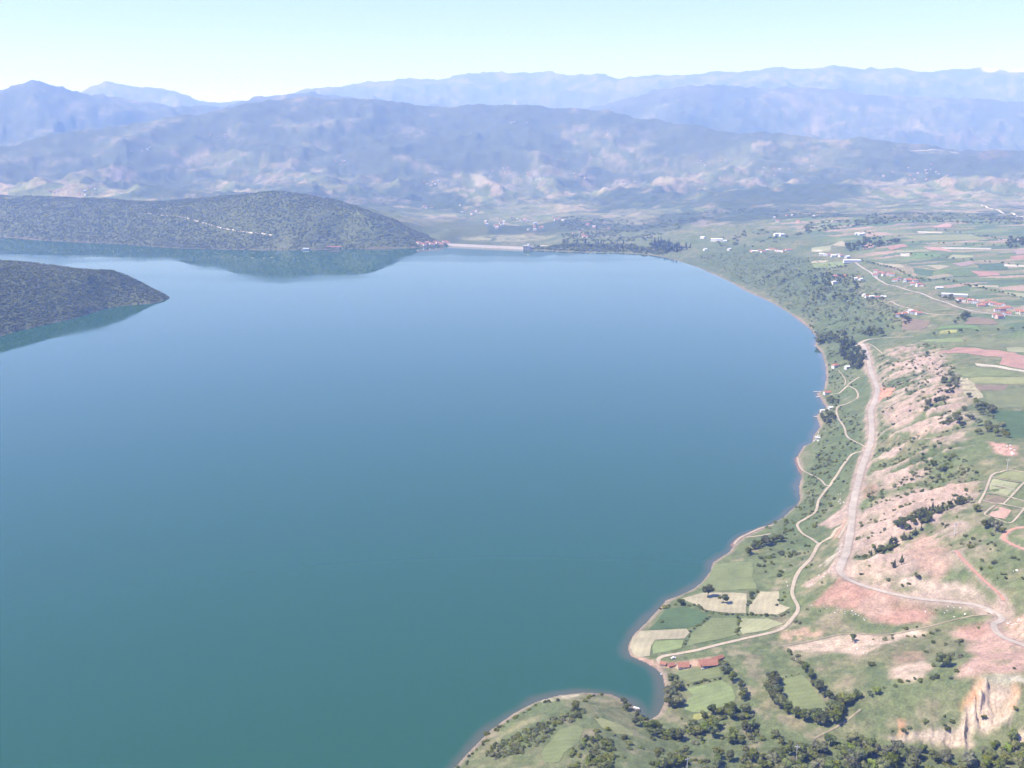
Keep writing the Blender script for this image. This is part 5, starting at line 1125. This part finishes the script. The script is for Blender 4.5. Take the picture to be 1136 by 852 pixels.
def house(px, py, w, d, h, rh, wall, roof, rz, label, group=None, hip=False, win=True, name="house", cat="house", chim=True, at_=None):
    x_, y_, z_ = at_ if at_ else hit(px, py)
    e = thing(name, (x_, y_, z_), math.radians(rz), label, cat, group)
    part("wall", mesh_cached(("wall", w, d, h, rh), lambda: wall_vf(w, d, h, rh if not hip else 0.1), MW[wall]), e)
    rf_ = part("roof", mesh_cached(("roof", w, d, h, rh, hip), lambda: (hip_vf if hip else roof_vf)(w, d, h, rh), MR[roof]), e)
    if chim: part("chimney", boxm("chimney", (w * .2, w * .2 + .6, d * .12, d * .12 + .6, h + rh * .3, h + rh + 0.7), MW["brick"]), rf_)
    if win:
        st = max(1, int(h / 2.8)); nx = max(2, int(w / 3.2)); dm = boxm("window", (-.55, .55, -.06, .06, 0, 1.25), M_GLASS); sm = boxm("sill", (-.7, .7, -.16, 0.02, -.14, -.02), MW["white"])
        for s_ in range(st):
            for k_ in range(nx):
                xx = -w / 2 + w * (k_ + 0.5) / nx
                if s_ == 0 and k_ == nx // 2: continue
                q_ = part("window", dm, e, (xx, -d / 2, 0.95 + 2.8 * s_)); 
                if not group: part("sill", sm, q_)
        for k_ in range(2): part("window", dm, e, (-w / 2, -d / 4 + d / 2 * k_, 0.95 + 2.8 * (st - 1)), math.pi / 2)
        part("door", boxm("door", (-.5, .5, -.05, .05, 0, 2.1), M_WOOD), e, (-w / 2 + w * (nx // 2 + 0.5) / nx, -d / 2, 0.05))
    return e

# ---- farm on the point
fx, fy, fz = hit(785.5, 738)
e = thing("farmhouse", (fx, fy, fz), math.radians(7), "long orange roofed farmhouse with white windowed veranda on the lake point", "house")
part("wall", mesh_cached(("wall", 15, 7, 3.4, 2.6), lambda: wall_vf(15, 7, 3.4, 2.6), MW["brick"]), e)
r_ = part("roof", mesh_cached(("roof", 15, 7, 3.4, 2.6), lambda: roof_vf(15, 7, 3.4, 2.6, 0.7), MR["orange"]), e)
part("chimney", boxm("chimney", (3, 3.7, .8, 1.5, 4.6, 6.8), MW["brick"]), r_)
part("veranda_roof", boxm("veranda_roof", (-7.2, 7.2, -5.6, -3.75, 2.72, 2.86), MR["orange"]), e)
part("veranda_floor", boxm("veranda_floor", (-7.2, 7.2, -5.5, -3.55, -1.2, 0.25), M_CONC), e)
for k_ in range(6): part("post", boxm("post", (-.11, .11, -.11, .11, .25, 2.71), M_WOOD), e, (-7 + 2.8 * k_, -5.3, 0))
for k_ in range(4):
    q_ = part("window", boxm("window_frame", (-.8, .8, -.07, .05, .7, 2.3), MW["white"]), e, (-5.2 + 3.4 * k_, -3.5, 0))
    part("pane", boxm("pane", (-.35, .35, -.10, -.06, .9, 2.1), M_GLASS), q_)
part("door", boxm("door", (-.5, .5, -.08, .04, .25, 2.3), M_WOOD), e, (-3.5, -3.5, 0))
house(796.5, 732, 9, 4.0, 2.4, 1.4, "brick", "orange", 33, "narrow orange roofed annex stepping uphill behind the farmhouse", name="annex", cat="annex", chim=False)
house(757.5, 740, 9.5, 6.5, 2.0, 2.6, "cream", "orange", 4, "steep orange roofed barn at the water's edge beside the farmhouse", name="barn", cat="barn", chim=False)
house(744.5, 739, 5.5, 4, 1.8, 1.5, "brick", "orange", 20, "small orange roofed shed between the barn and the end of the track", name="shed", cat="shed", chim=False, win=False)
house(735.5, 737.5, 4.5, 3.6, 1.7, 1.3, "cream", "orange", -15, "smallest shed of the farm, beside the track's end at the shore", name="shed", cat="shed", chim=False, win=False)
# ---- houses by the shore
house(926.5, 408, 11, 9, 5.8, 2.8, "white", "red", 18, "white shore house with red roof below the dark tree clump", hip=True)
house(940, 409, 9, 8, 4.8, 1.2, "white", "whiteroof", 15, "white flat roofed shore house against the dark tree clump", chim=False)
house(917.5, 437, 12, 8, 3.6, 2.0, "white", "red", 12, "white lakeside cabin with red roof beside the jetties")
house(921, 453.5, 8, 6, 3.0, 0.8, "white", "whiteroof", 30, "white flat roofed cabin at the bend of the winding track", chim=False)
house(912, 456.5, 6, 5, 2.8, 0.8, "cream", "whiteroof", 10, "small cream boathouse on the shore between two headlets", chim=False, win=False)
house(907, 487, 7, 5, 2.8, 1.0, "white", "greyroof", -20, "small white hut on the rubble shore below the round green field", chim=False, win=False)
# ---- village on the plateau
def V3(a_, b_): return (900 + a_ / 4.814, 240 + b_ / 4.814)
def V4(a_, b_): return (1000 + a_ / 8.353, 260 + b_ / 8.353)
row1 = [V3(345, 300), V3(342, 322), V3(366, 306), V3(388, 316), V3(410, 312), V3(432, 318), V3(448, 345), V3(470, 340)]
row2 = [V3(500, 350), V3(520, 345), V3(540, 368), V3(556, 352), V3(572, 374), V3(592, 374)]
row3 = [V4(545, 612), V4(575, 625), V4(640, 632), V4(680, 640), V4(735, 668), V4(765, 660), V4(815, 650), V4(845, 660), V4(885, 662), V4(945, 675), V4(985, 690), V4(885, 715), V4(930, 712)]
row4 = [V4(870, 770), V4(905, 780), V4(940, 755), V4(985, 745), V4(1085, 735), V4(1125, 742)]
ws = ["white", "white", "cream", "white", "pinkw", "white"]; rs_ = ["red", "orange", "red", "red", "orange", "brownroof"]
for rowi_, (row, place) in enumerate(((row1, "upper end of the village road"), (row2, "loose middle village row"), (row3, "dense row behind the village road"), (row4, "group south of the village road"))):
    row = sorted(row)
    for k_, p_ in enumerate(row):
        a_ = (k_ * 7 + rowi_ * 3); wl_, rf__ = ws[a_ % 6], rs_[(a_ * 5 + rowi_) % 6]
        house(p_[0], p_[1], [13, 11, 15, 12][a_ % 4], [10, 9, 11, 9][a_ % 4], [6.2, 5.8, 3.6, 6.4][a_ % 4], [2.9, 2.6, 3.0, 2.6][a_ % 4], wl_, rf__, [-18, 12, -30, 62, -12][a_ % 5],
              "%s house with %s roof, %s from left in the %s" % ({"pinkw": "pink", }.get(wl_, wl_), {"brownroof": "brown"}.get(rf__, rf__), ordinal(k_ + 1), place), "village houses", hip=a_ % 3 == 0)
house(*V3(218, 246), 52, 14, 7.5, 1.4, "white", "whiteroof", -4, "long white hall with pale sheet roof at the head of the village", name="hall", cat="hall", chim=False)
house(*V4(490, 575), 54, 16, 5, 2.2, "grey", "greyroof", -22, "long grey roofed farm hall behind the village road", name="hall", cat="hall", chim=False)
house(*V4(350, 505), 16, 9, 4, 1.0, "white", "whiteroof", -8, "white flat roofed building alone in the fields above the village road", name="farm_building", cat="building", chim=False)
for k_, (a_, b_, t_) in enumerate([(468, 540, 0), (500, 530, 1), (525, 522, 2), (548, 525, 0), (575, 528, 1)]):
    house(*V3(a_, b_ - 5), 13, 9, 5.6 if t_ != 1 else 3.4, 2.6, "white", ["red", "orange", "whiteroof"][t_], -15 + 20 * t_, "white house, %s from left in the farm group below the village road" % ordinal(k_ + 1), "houses below the village road", hip=t_ == 0)
for k_, (a_, b_) in enumerate([(285, 425), (300, 432), (322, 434), (352, 438), (385, 436)]):
    house(*V3(a_, b_), 12, 8, 4.2, 1.4, "white", ["whiteroof", "red"][k_ % 2], 20 - 9 * k_, "low white building, %s from left in the hillside farm" % ordinal(k_ + 1), "hillside farm buildings", chim=False)
house(*V3(125, 362), 16, 12, 8, 1.2, "white", "whiteroof", 10, "tall white flat roofed block alone on the wooded slope", name="house", chim=False)
house(*V3(135, 326), 18, 10, 4.6, 3.0, "pinkw", "red", -6, "red roofed house on the wooded slope above the tall white block")
house(*V3(175, 324), 15, 10, 4.6, 3.0, "pinkw", "orange", -6, "orange roofed house on the wooded slope beside the red roofed one")
for k_, (a_, b_) in enumerate([(238, 338), (252, 334), (263, 342)]): house(*V3(a_, b_), 9, 8, 4.5, 1.8, "white", ["whiteroof", "red"][k_ % 2], 12 * k_, "small white house, %s from left at the bend above the wooded slope" % ordinal(k_ + 1), "small houses at the bend", win=False)
for k_, (a_, b_) in enumerate([(55, 208), (75, 212), (98, 212), (118, 216), (140, 213), (158, 216), (192, 222)]): house(*V3(a_, b_), 15, 11, 5.5, 2, "white" if k_ % 2 else "grey", ["whiteroof", "greyroof", "red"][k_ % 3], 10 * k_ - 30, "pale building, %s from left in the cluster west of the long white hall" % ordinal(k_ + 1), "buildings west of the white hall", win=False, chim=False)
for k_, (a_, b_) in enumerate([(245, 98), (262, 101), (275, 98)]): house(*V3(a_, b_), 16, 11, 5.5, 2, "white", "whiteroof", 15 * k_, "white house, %s from the left on the spur beyond the village" % ordinal(k_ + 1), "houses on the spur", win=False, chim=False)
for k_, (a_, b_, s_) in enumerate([(163, 122, 1), (198, 130, 1.4), (214, 130, 1.3), (230, 132, 0.8), (388, 114, 1.3), (402, 114, 1.0), (170, 158, .8), (243, 157, .8)]): house(720 + a_ / 2.731, 220 + b_ / 2.731, 18 * s_, 13 * s_, 7 * s_, 2, "white", "whiteroof", 12 * k_ - 40, "white house, %s from left above the lake's far corner" % ordinal(k_ + 1), "houses above the far corner", win=False, chim=False)
for k_ in range(10):
    house(720 + (308 + k_ * 12.5 + rng.uniform(-4, 4)) / 2.731, 220 + (157 + rng.uniform(-2, 7)) / 2.731, [14, 22, 11, 17][k_ % 4], 10, [4, 3.4, 5.6][k_ % 3], 2.2, ["white", "pinkw", "cream"][k_ % 3], ["red", "orange", "whiteroof"][(k_ * 2) % 3], (k_ * 37) % 60 - 30, "low house, %s from the left in the terrace along the slope road" % ordinal(k_ + 1), "terrace along the slope road", win=False, chim=False)
# lakeside hamlet at the dam
for k_ in range(15):
    house(464 + k_ * 2.4, 270.3 + (k_ % 4) * 0.9 - 0.1 * k_, 15, 11, 6, 3, ["white", "cream", "pinkw"][k_ % 3], ["red", "orange", "brownroof"][k_ % 3], (k_ * 53) % 80 - 40, "red roofed house, %s from the left in the hamlet beside the dam" % ordinal(k_ + 1), "hamlet beside the dam", win=False, chim=False)
for k_, (a_, b_) in enumerate([(338, 276.4), (341, 276.4)]): house(a_, b_, 14, 8, 4, 1.5, "white", "whiteroof", 0, "%s white boathouse on the headland shore" % ("western" if k_ == 0 else "eastern"), "headland boathouses", win=False, chim=False)
house(370, 274.6, 60, 9, 3.5, 2, "pinkw", "red", -4, "long red roofed building on the headland shore", name="lakeside_hall", cat="building", win=False, chim=False)
# specks of far villages
FARV = [("valley town below the dam", [(cx + dx, cy + dy) for cx, cy, n_ in ((521, 236, 7), (555, 251, 8), (573, 246, 6), (595, 253, 7), (618, 241, 5), (648, 259, 6), (660, 253, 5), (478, 231, 4)) for dx, dy in rng.normal(size=(n_, 2)) * (7, 2.2)]),
        ("hamlet on the middle slopes", [(cx + dx, cy + dy) for cx, cy, n_ in ((478, 204, 6), (560, 190, 4), (592, 196, 5), (643, 196, 6), (693, 203, 4), (570, 138, 3)) for dx, dy in rng.normal(size=(n_, 2)) * (6, 2)]),
        ("village on the right-hand ridge", [(cx + dx, cy + dy) for cx, cy, n_ in ((790, 180, 9), (1020, 190, 6), (1040, 197, 6), (1000, 200, 5), (860, 187, 5), (676, 147, 3), (880, 244, 6)) for dx, dy in rng.normal(size=(n_, 2)) * (14, 3.5)]),
        ("village on the left-hand slopes", [(cx + dx, cy + dy) for cx, cy, n_ in ((234, 149, 5), (100, 222 - 8, 6), (54, 212, 3), (160, 165, 4), (370, 178, 5)) for dx, dy in rng.normal(size=(n_, 2)) * (8, 2.5)])]
for place, lst in FARV:
    for k_, (a_, b_) in enumerate(lst):
        s_ = rng.uniform(0.6, 1.1); k2 = int(rng.integers(3)); s_ = round(s_ * 3) / 3
        rfc = ["greyroof", "red", "orange"][int(rng.integers(3))], 0
        house(a_, b_, 16 * s_, 12 * s_, 7 * s_, 2.5, ["cream", "grey", "pinkw"][k2], rfc[0], int(rng.integers(-40, 40)), "tiny %s house with %s roof in the %s" % ({"pinkw": "pink"}.get(["cream", "grey", "pinkw"][k2], ["cream", "grey"][k2 % 2]), rfc[0].replace("roof", ""), place), "houses of the " + place, win=False, chim=False)

# ---- dam
A_ = np.array(on_plane(499, 273.0)); B_ = np.array(on_plane(587, 277.1)); ax = (B_ - A_); Ld = float(np.linalg.norm(ax)); ax /= Ld; ang = math.atan2(ax[1], ax[0])
dm_ = thing("dam", (A_[0], A_[1], 0), ang, "pale stone faced embankment dam closing the far end of the lake", "dam")
def prism(sec, x0, x1):
    n_ = len(sec); v = [(x0, p, q) for p, q in sec] + [(x1, p, q) for p, q in sec]
    return v, [(i, (i + 1) % n_, (i + 1) % n_ + n_, i + n_) for i in range(n_)] + [tuple(range(n_))[::-1], tuple(range(n_, 2 * n_))]
v, f = prism([(-10, -8), (12, 8.5), (22, 8.5), (85, -34), (85, -40), (-14, -40)], -18, Ld + 10)
def pm(name, v, f, mat, par):
    me = bpy.data.meshes.new(name); me.from_pydata([tuple(map(float, q)) for q in v], [], f); bm = bmesh.new(); bm.from_mesh(me); bmesh.ops.recalc_face_normals(bm, faces=bm.faces); bm.to_mesh(me); bm.free(); me.materials.append(mat); return part(name, me, par)
pm("embankment", v, f, M_STONE, dm_)
pm("crest_road", *box_vf(-18, Ld + 10, 13.6, 21.4, 8.504, 8.65), ROADMAT["pale"], dm_)
pm("parapet", *box_vf(-18, Ld + 10, 12.3, 13.1, 8.0, 9.6), M_CONC, dm_)
sp = thing("spillway_tower", tuple(B_ + ax * -26 + np.array([-ax[1], ax[0]]) * 4) + (0,), ang, "concrete spillway tower with dark openings at the dam's right end", "tower")
for k_ in range(4): pm("pier", *box_vf(k_ * 8, k_ * 8 + 2.4, -6, 8, -6, 15), M_CONC, sp)
pm("deck", *box_vf(-1, 27.5, -6.5, 8.5, 15.01, 16.6), M_CONC, sp)
pm("cabin", *box_vf(17, 26, -4, 5, 16.62, 23), MW["white"], sp)
for k_ in range(3): pm("gate", *box_vf(k_ * 8 + 2.45, k_ * 8 + 7.95, 1, 2, -6, 9), M_WOOD, sp)

# ---- utility poles
def cyl(r0, r1, z0, z1, n_=8, x0=0, y0=0):
    v = [(x0 + r0 * math.cos(6.2832 * k_ / n_), y0 + r0 * math.sin(6.2832 * k_ / n_), z0) for k_ in range(n_)] + [(x0 + r1 * math.cos(6.2832 * k_ / n_), y0 + r1 * math.sin(6.2832 * k_ / n_), z1) for k_ in range(n_)]
    return v, [(k_, (k_ + 1) % n_, (k_ + 1) % n_ + n_, k_ + n_) for k_ in range(n_)] + [tuple(range(n_))[::-1], tuple(range(n_, 2 * n_))]
for px_, py_, lab in ((883.3, 844, "white utility pole with crossarm rising from the gully wood"), (762, 858, "pale utility pole at the lower edge of the thicket"), (1058.8, 594, "utility pole on the pink earth patch below the garden plots"), (1117, 522, "thin utility pole at the top corner of the garden plots"), (1056, 312, "utility pole in the fields beyond the village")):
    x_, y_, z_ = hit(px_, py_)
    e = thing("utility_pole", (x_, y_, z_), rng.uniform(-.4, .4), lab, "utility pole", "utility poles")
    pm("shaft", *cyl(.30, .20, -1, 13), M_POLE, e); arm = pm("crossarm", *box_vf(-1.8, 1.8, -.14, .14, 11.3, 11.6), M_POLE, e)
    for k_ in (-1.6, 0, 1.6): pm("insulator", *cyl(.12, .09, 11.62, 12.1, 6, k_ if k_ else 0.5), M_WHITE, arm)

# ---- boats, jetties, car
def boat(px_, py_, L, rz, lab, z_=None):
    x_, y_, zz = hit(px_, py_); e = thing("rowing_boat", (x_, y_, 0.0 if z_ is None else zz + z_), math.radians(rz), lab, "boat")
    st = np.linspace(-.5, .5, 9); V, F = [], []
    for s_ in st:
        wv = 0.17 * (1 - max(0, s_ * 2) ** 2.2) * (1 if s_ > -.45 else .85); sh_ = 0.12 + 0.08 * (s_ + .5) ** 2
        for u, zz_ in ((-1, sh_), (-.7, -.02), (0, -.06), (.7, -.02), (1, sh_), (.86, sh_), (.6, .02), (0, -.01), (-.6, .02), (-.86, sh_)): V.append((s_ * L, u * max(wv, .01) * L, zz_ * L))
    for i in range(8):
        for k_ in range(10): F.append((i * 10 + k_, i * 10 + (k_ + 1) % 10, (i + 1) * 10 + (k_ + 1) % 10, (i + 1) * 10 + k_))
    F += [tuple(range(10)), tuple(range(80, 90))[::-1]]
    pm("hull", V, F, M_WHITE, e)
    for s_ in (-.25, .1): pm("thwart", *box_vf(s_ * L - .15, s_ * L + .15, -.14 * L, .14 * L, .07 * L, .085 * L), M_WOOD, e)
boat(736, 746.5, 5.5, 25, "white rowing boat floating off the farm shore")
boat(706, 786.5, 6.0, -35, "white rowing boat drawn up on the near peninsula's cove side", 0.4)
for px_, py_, rz_, L_, lab in ((907, 435, 175, 14, "pale wooden jetty north of the red roofed lakeside cabin"), (907.5, 440, 205, 13, "pale wooden jetty south of the red roofed lakeside cabin"), (905.5, 463, 160, 10, "short pale jetty below the rounded dark tree clump"), (903.5, 384, 170, 9, "short pale jetty at the foot of the upper shore trees")):
    x_, y_ = on_plane(px_ + 4, py_); e = thing("jetty", (x_, y_, 0), math.radians(rz_), lab, "jetty")
    for k_ in range(int(L_)): pm("plank", *box_vf(k_, k_ + .94, -1.3, 1.3, .8, .9), ROADMAT["pale"], e)
    for k_ in range(int(L_) // 4 + 1):
        for s_ in (-1, 1): pm("pile", *cyl(.14, .14, -4, .79, 6, k_ * 4 + .5, s_ * 1.1), M_WOOD, e)
x_, y_, z_ = hit(747, 730.5)
e = thing("parked_car", (x_, y_, z_), math.radians(15), "white car parked on the grass inside the track's end loop", "car")
prof_ = [(-2.1, .35), (-2.15, .8), (-1.9, .95), (-1.2, 1.0), (-.7, 1.45), (.7, 1.47), (1.35, .98), (2.1, .9), (2.15, .35)]
v = [(p, -.82, q) for p, q in prof_] + [(p, .82, q) for p, q in prof_]; n_ = len(prof_)
pm("body", v, [(i, i + 1, i + 1 + n_, i + n_) for i in range(n_ - 1)] + [(n_ - 1, 0, n_, 2 * n_ - 1), tuple(range(n_))[::-1], tuple(range(n_, 2 * n_))], M_WHITE, e)
for s_ in (-1, 1):
    pm("side_window", [(-1.05, s_ * .83, 1.02), (1.2, s_ * .83, 1.02), (.65, s_ * .83, 1.4), (-.65, s_ * .83, 1.4)], [(0, 1, 2, 3)], M_GLASS, e)
    for q_ in (-1.3, 1.35):
        V, F = cyl(.32, .32, -.1, .1, 12); V = [(a_ + q_, c_ + s_ * .76, b_ + .32) for a_, b_, c_ in V]; pm("wheel", V, F, M_RUB, e)

# ---- white boulders
def rock_mesh(seed):
    g = np.random.default_rng(seed); v, f = ICO1
    v = v * (0.5 * (1 + 0.25 * g.normal(size=(len(v), 1)))) * np.array([1, .8, .62]); me = bpy.data.meshes.new("boulder"); me.from_pydata([tuple(q) for q in v], [], f); me.materials.append(M_ROCK); return me
ROCKS = [rock_mesh(s_) for s_ in (1, 2, 3, 4)]
rock_pts = []
for poly, den, size, zk, lab, grp in [
    (Z(*Z6, [(150, 655), (200, 660), (350, 695), (430, 735), (400, 745), (330, 715), (170, 690)]), 330, 1.5, "rk1", "white boulder scattered under the red spoil bank", "boulders under the red bank"),
    (Z(*Z6, [(560, 665), (720, 660), (860, 665), (920, 690), (780, 720), (600, 700)]), 160, 1.4, "rk2", "white boulder on the slope below the road curve", "boulders below the road curve"),
    (Z(*Z6, [(985, 470), (1010, 430), (1045, 440), (1040, 520), (1000, 520)]), 260, 1.9, "rk3", "large white boulder on the green slope below the garden plots", "boulders below the garden plots"),
    (Z(*Z6, [(120, 570), (250, 490), (270, 420), (290, 430), (280, 500), (180, 590)]), 170, 1.3, "rk4", "white boulder on the striped slope under the new road", "boulders under the new road"),
    (Z(*ZS, [(540, 520), (720, 480), (720, 580), (560, 560)]), 55, 1.5, "rk5", "white boulder among bushes east of the lakeside meadow", "boulders east of the meadow"),
    (Z(*Z6, [(270, 170), (300, 165), (300, 240), (260, 230)]), 150, 1.6, "rk6", "white boulder beside the winding lake track", "boulders beside the lake track"),
    (Z(*Z1B, [(380, 215), (440, 190), (520, 190), (520, 240), (400, 265)]), 260, 1.4, "rk7", "white boulder in the rubble bank above the meadow", "boulders of the rubble bank"),
    (Z(*Z1B, [(1040, 120), (1136, 90), (1136, 190), (1060, 165)]), 200, 1.5, "rk8", "white boulder in the rubble beside the road's last bend", "boulders beside the last bend"),
    (Z(*Z8, [(700, 90), (780, 85), (780, 160), (720, 150)]), 260, 2.6, "rk9", "pale block in the pink rubble at the plateau edge", "blocks at the plateau edge"),
    (Z(*ZP, [(480, 530), (560, 480), (650, 420), (660, 440), (560, 500), (500, 545), (330, 530), (340, 505), (440, 510)]), 40, 2.2, "rk10", "white boulder along the scrub band of the near peninsula", "boulders on the near peninsula"),
    ([(899, 486), (905, 478), (912, 480), (908, 490)], 300, 2.0, "rk11", "white boulder on the shore below the round green field", "boulders on the shore"),
    (Z(*Z1B, [(120, 235), (150, 225), (220, 300), (215, 330), (170, 290)]), 120, 1.8, "rk12", "white boulder in the stony hedge", "boulders in the stony hedge")]:
    ZONES[zk] = (lab, grp); scatter(rock_pts, poly, den, size, ["rock"], zk)
rock_pts = [t for t in off_road(rock_pts, 0.5) if ok_land(t)]
top_r, rest_r = pick_top(rock_pts, 240)
for t in top_r:
    o = bpy.data.objects.new("boulder", ROCKS[int(rng.integers(4))]); COL.objects.link(o); o.location = (t[0], t[1], float(height(t[0], t[1])) + 0.15 * t[2]); o.rotation_euler = (0, 0, rng.uniform(0, 6.28)); o.scale = (t[2],) * 3
    o["label"], o["group"] = ZONES[t[4]]; o["category"] = "boulder"
instancer("stones", [(t[0], t[1], t[2] * 0.8, "rock", t[4]) for t in rest_r], [("rock", m_) for m_ in ROCKS], "loose white stones strewn over the bare slopes", "stones", (0.9, 1.1))
print("rocks", len(rock_pts))

# ---- labels: tell the members of each group apart by size and by their place in it
byz = {}
for o in list(COL.objects):
    if o.get("category") in ("tree", "bush", "boulder", "house") and o.get("group") and " from left" not in o["label"] and " from the left" not in o["label"]: byz.setdefault(o["label"], []).append(o)
for lab, lst in byz.items():
    lst.sort(key=lambda o: to_px(*o.location)[0]); szs = sorted(max(o.scale) for o in lst); nn_ = len(lst)
    for k_, o in enumerate(lst):
        s_ = max(o.scale); sz = "small " if s_ < szs[nn_ // 3] else ("large " if s_ > szs[(2 * nn_) // 3] else "")
        if o["category"] == "house": sz = ""
        tail = ", %s from the left" % ordinal(k_ + 1)
        new = sz + lab + tail
        if len(new.split()) > 16: new = lab + tail
        if len(new.split()) > 16: new = " ".join(lab.split()[:12]) + tail
        o["label"] = new
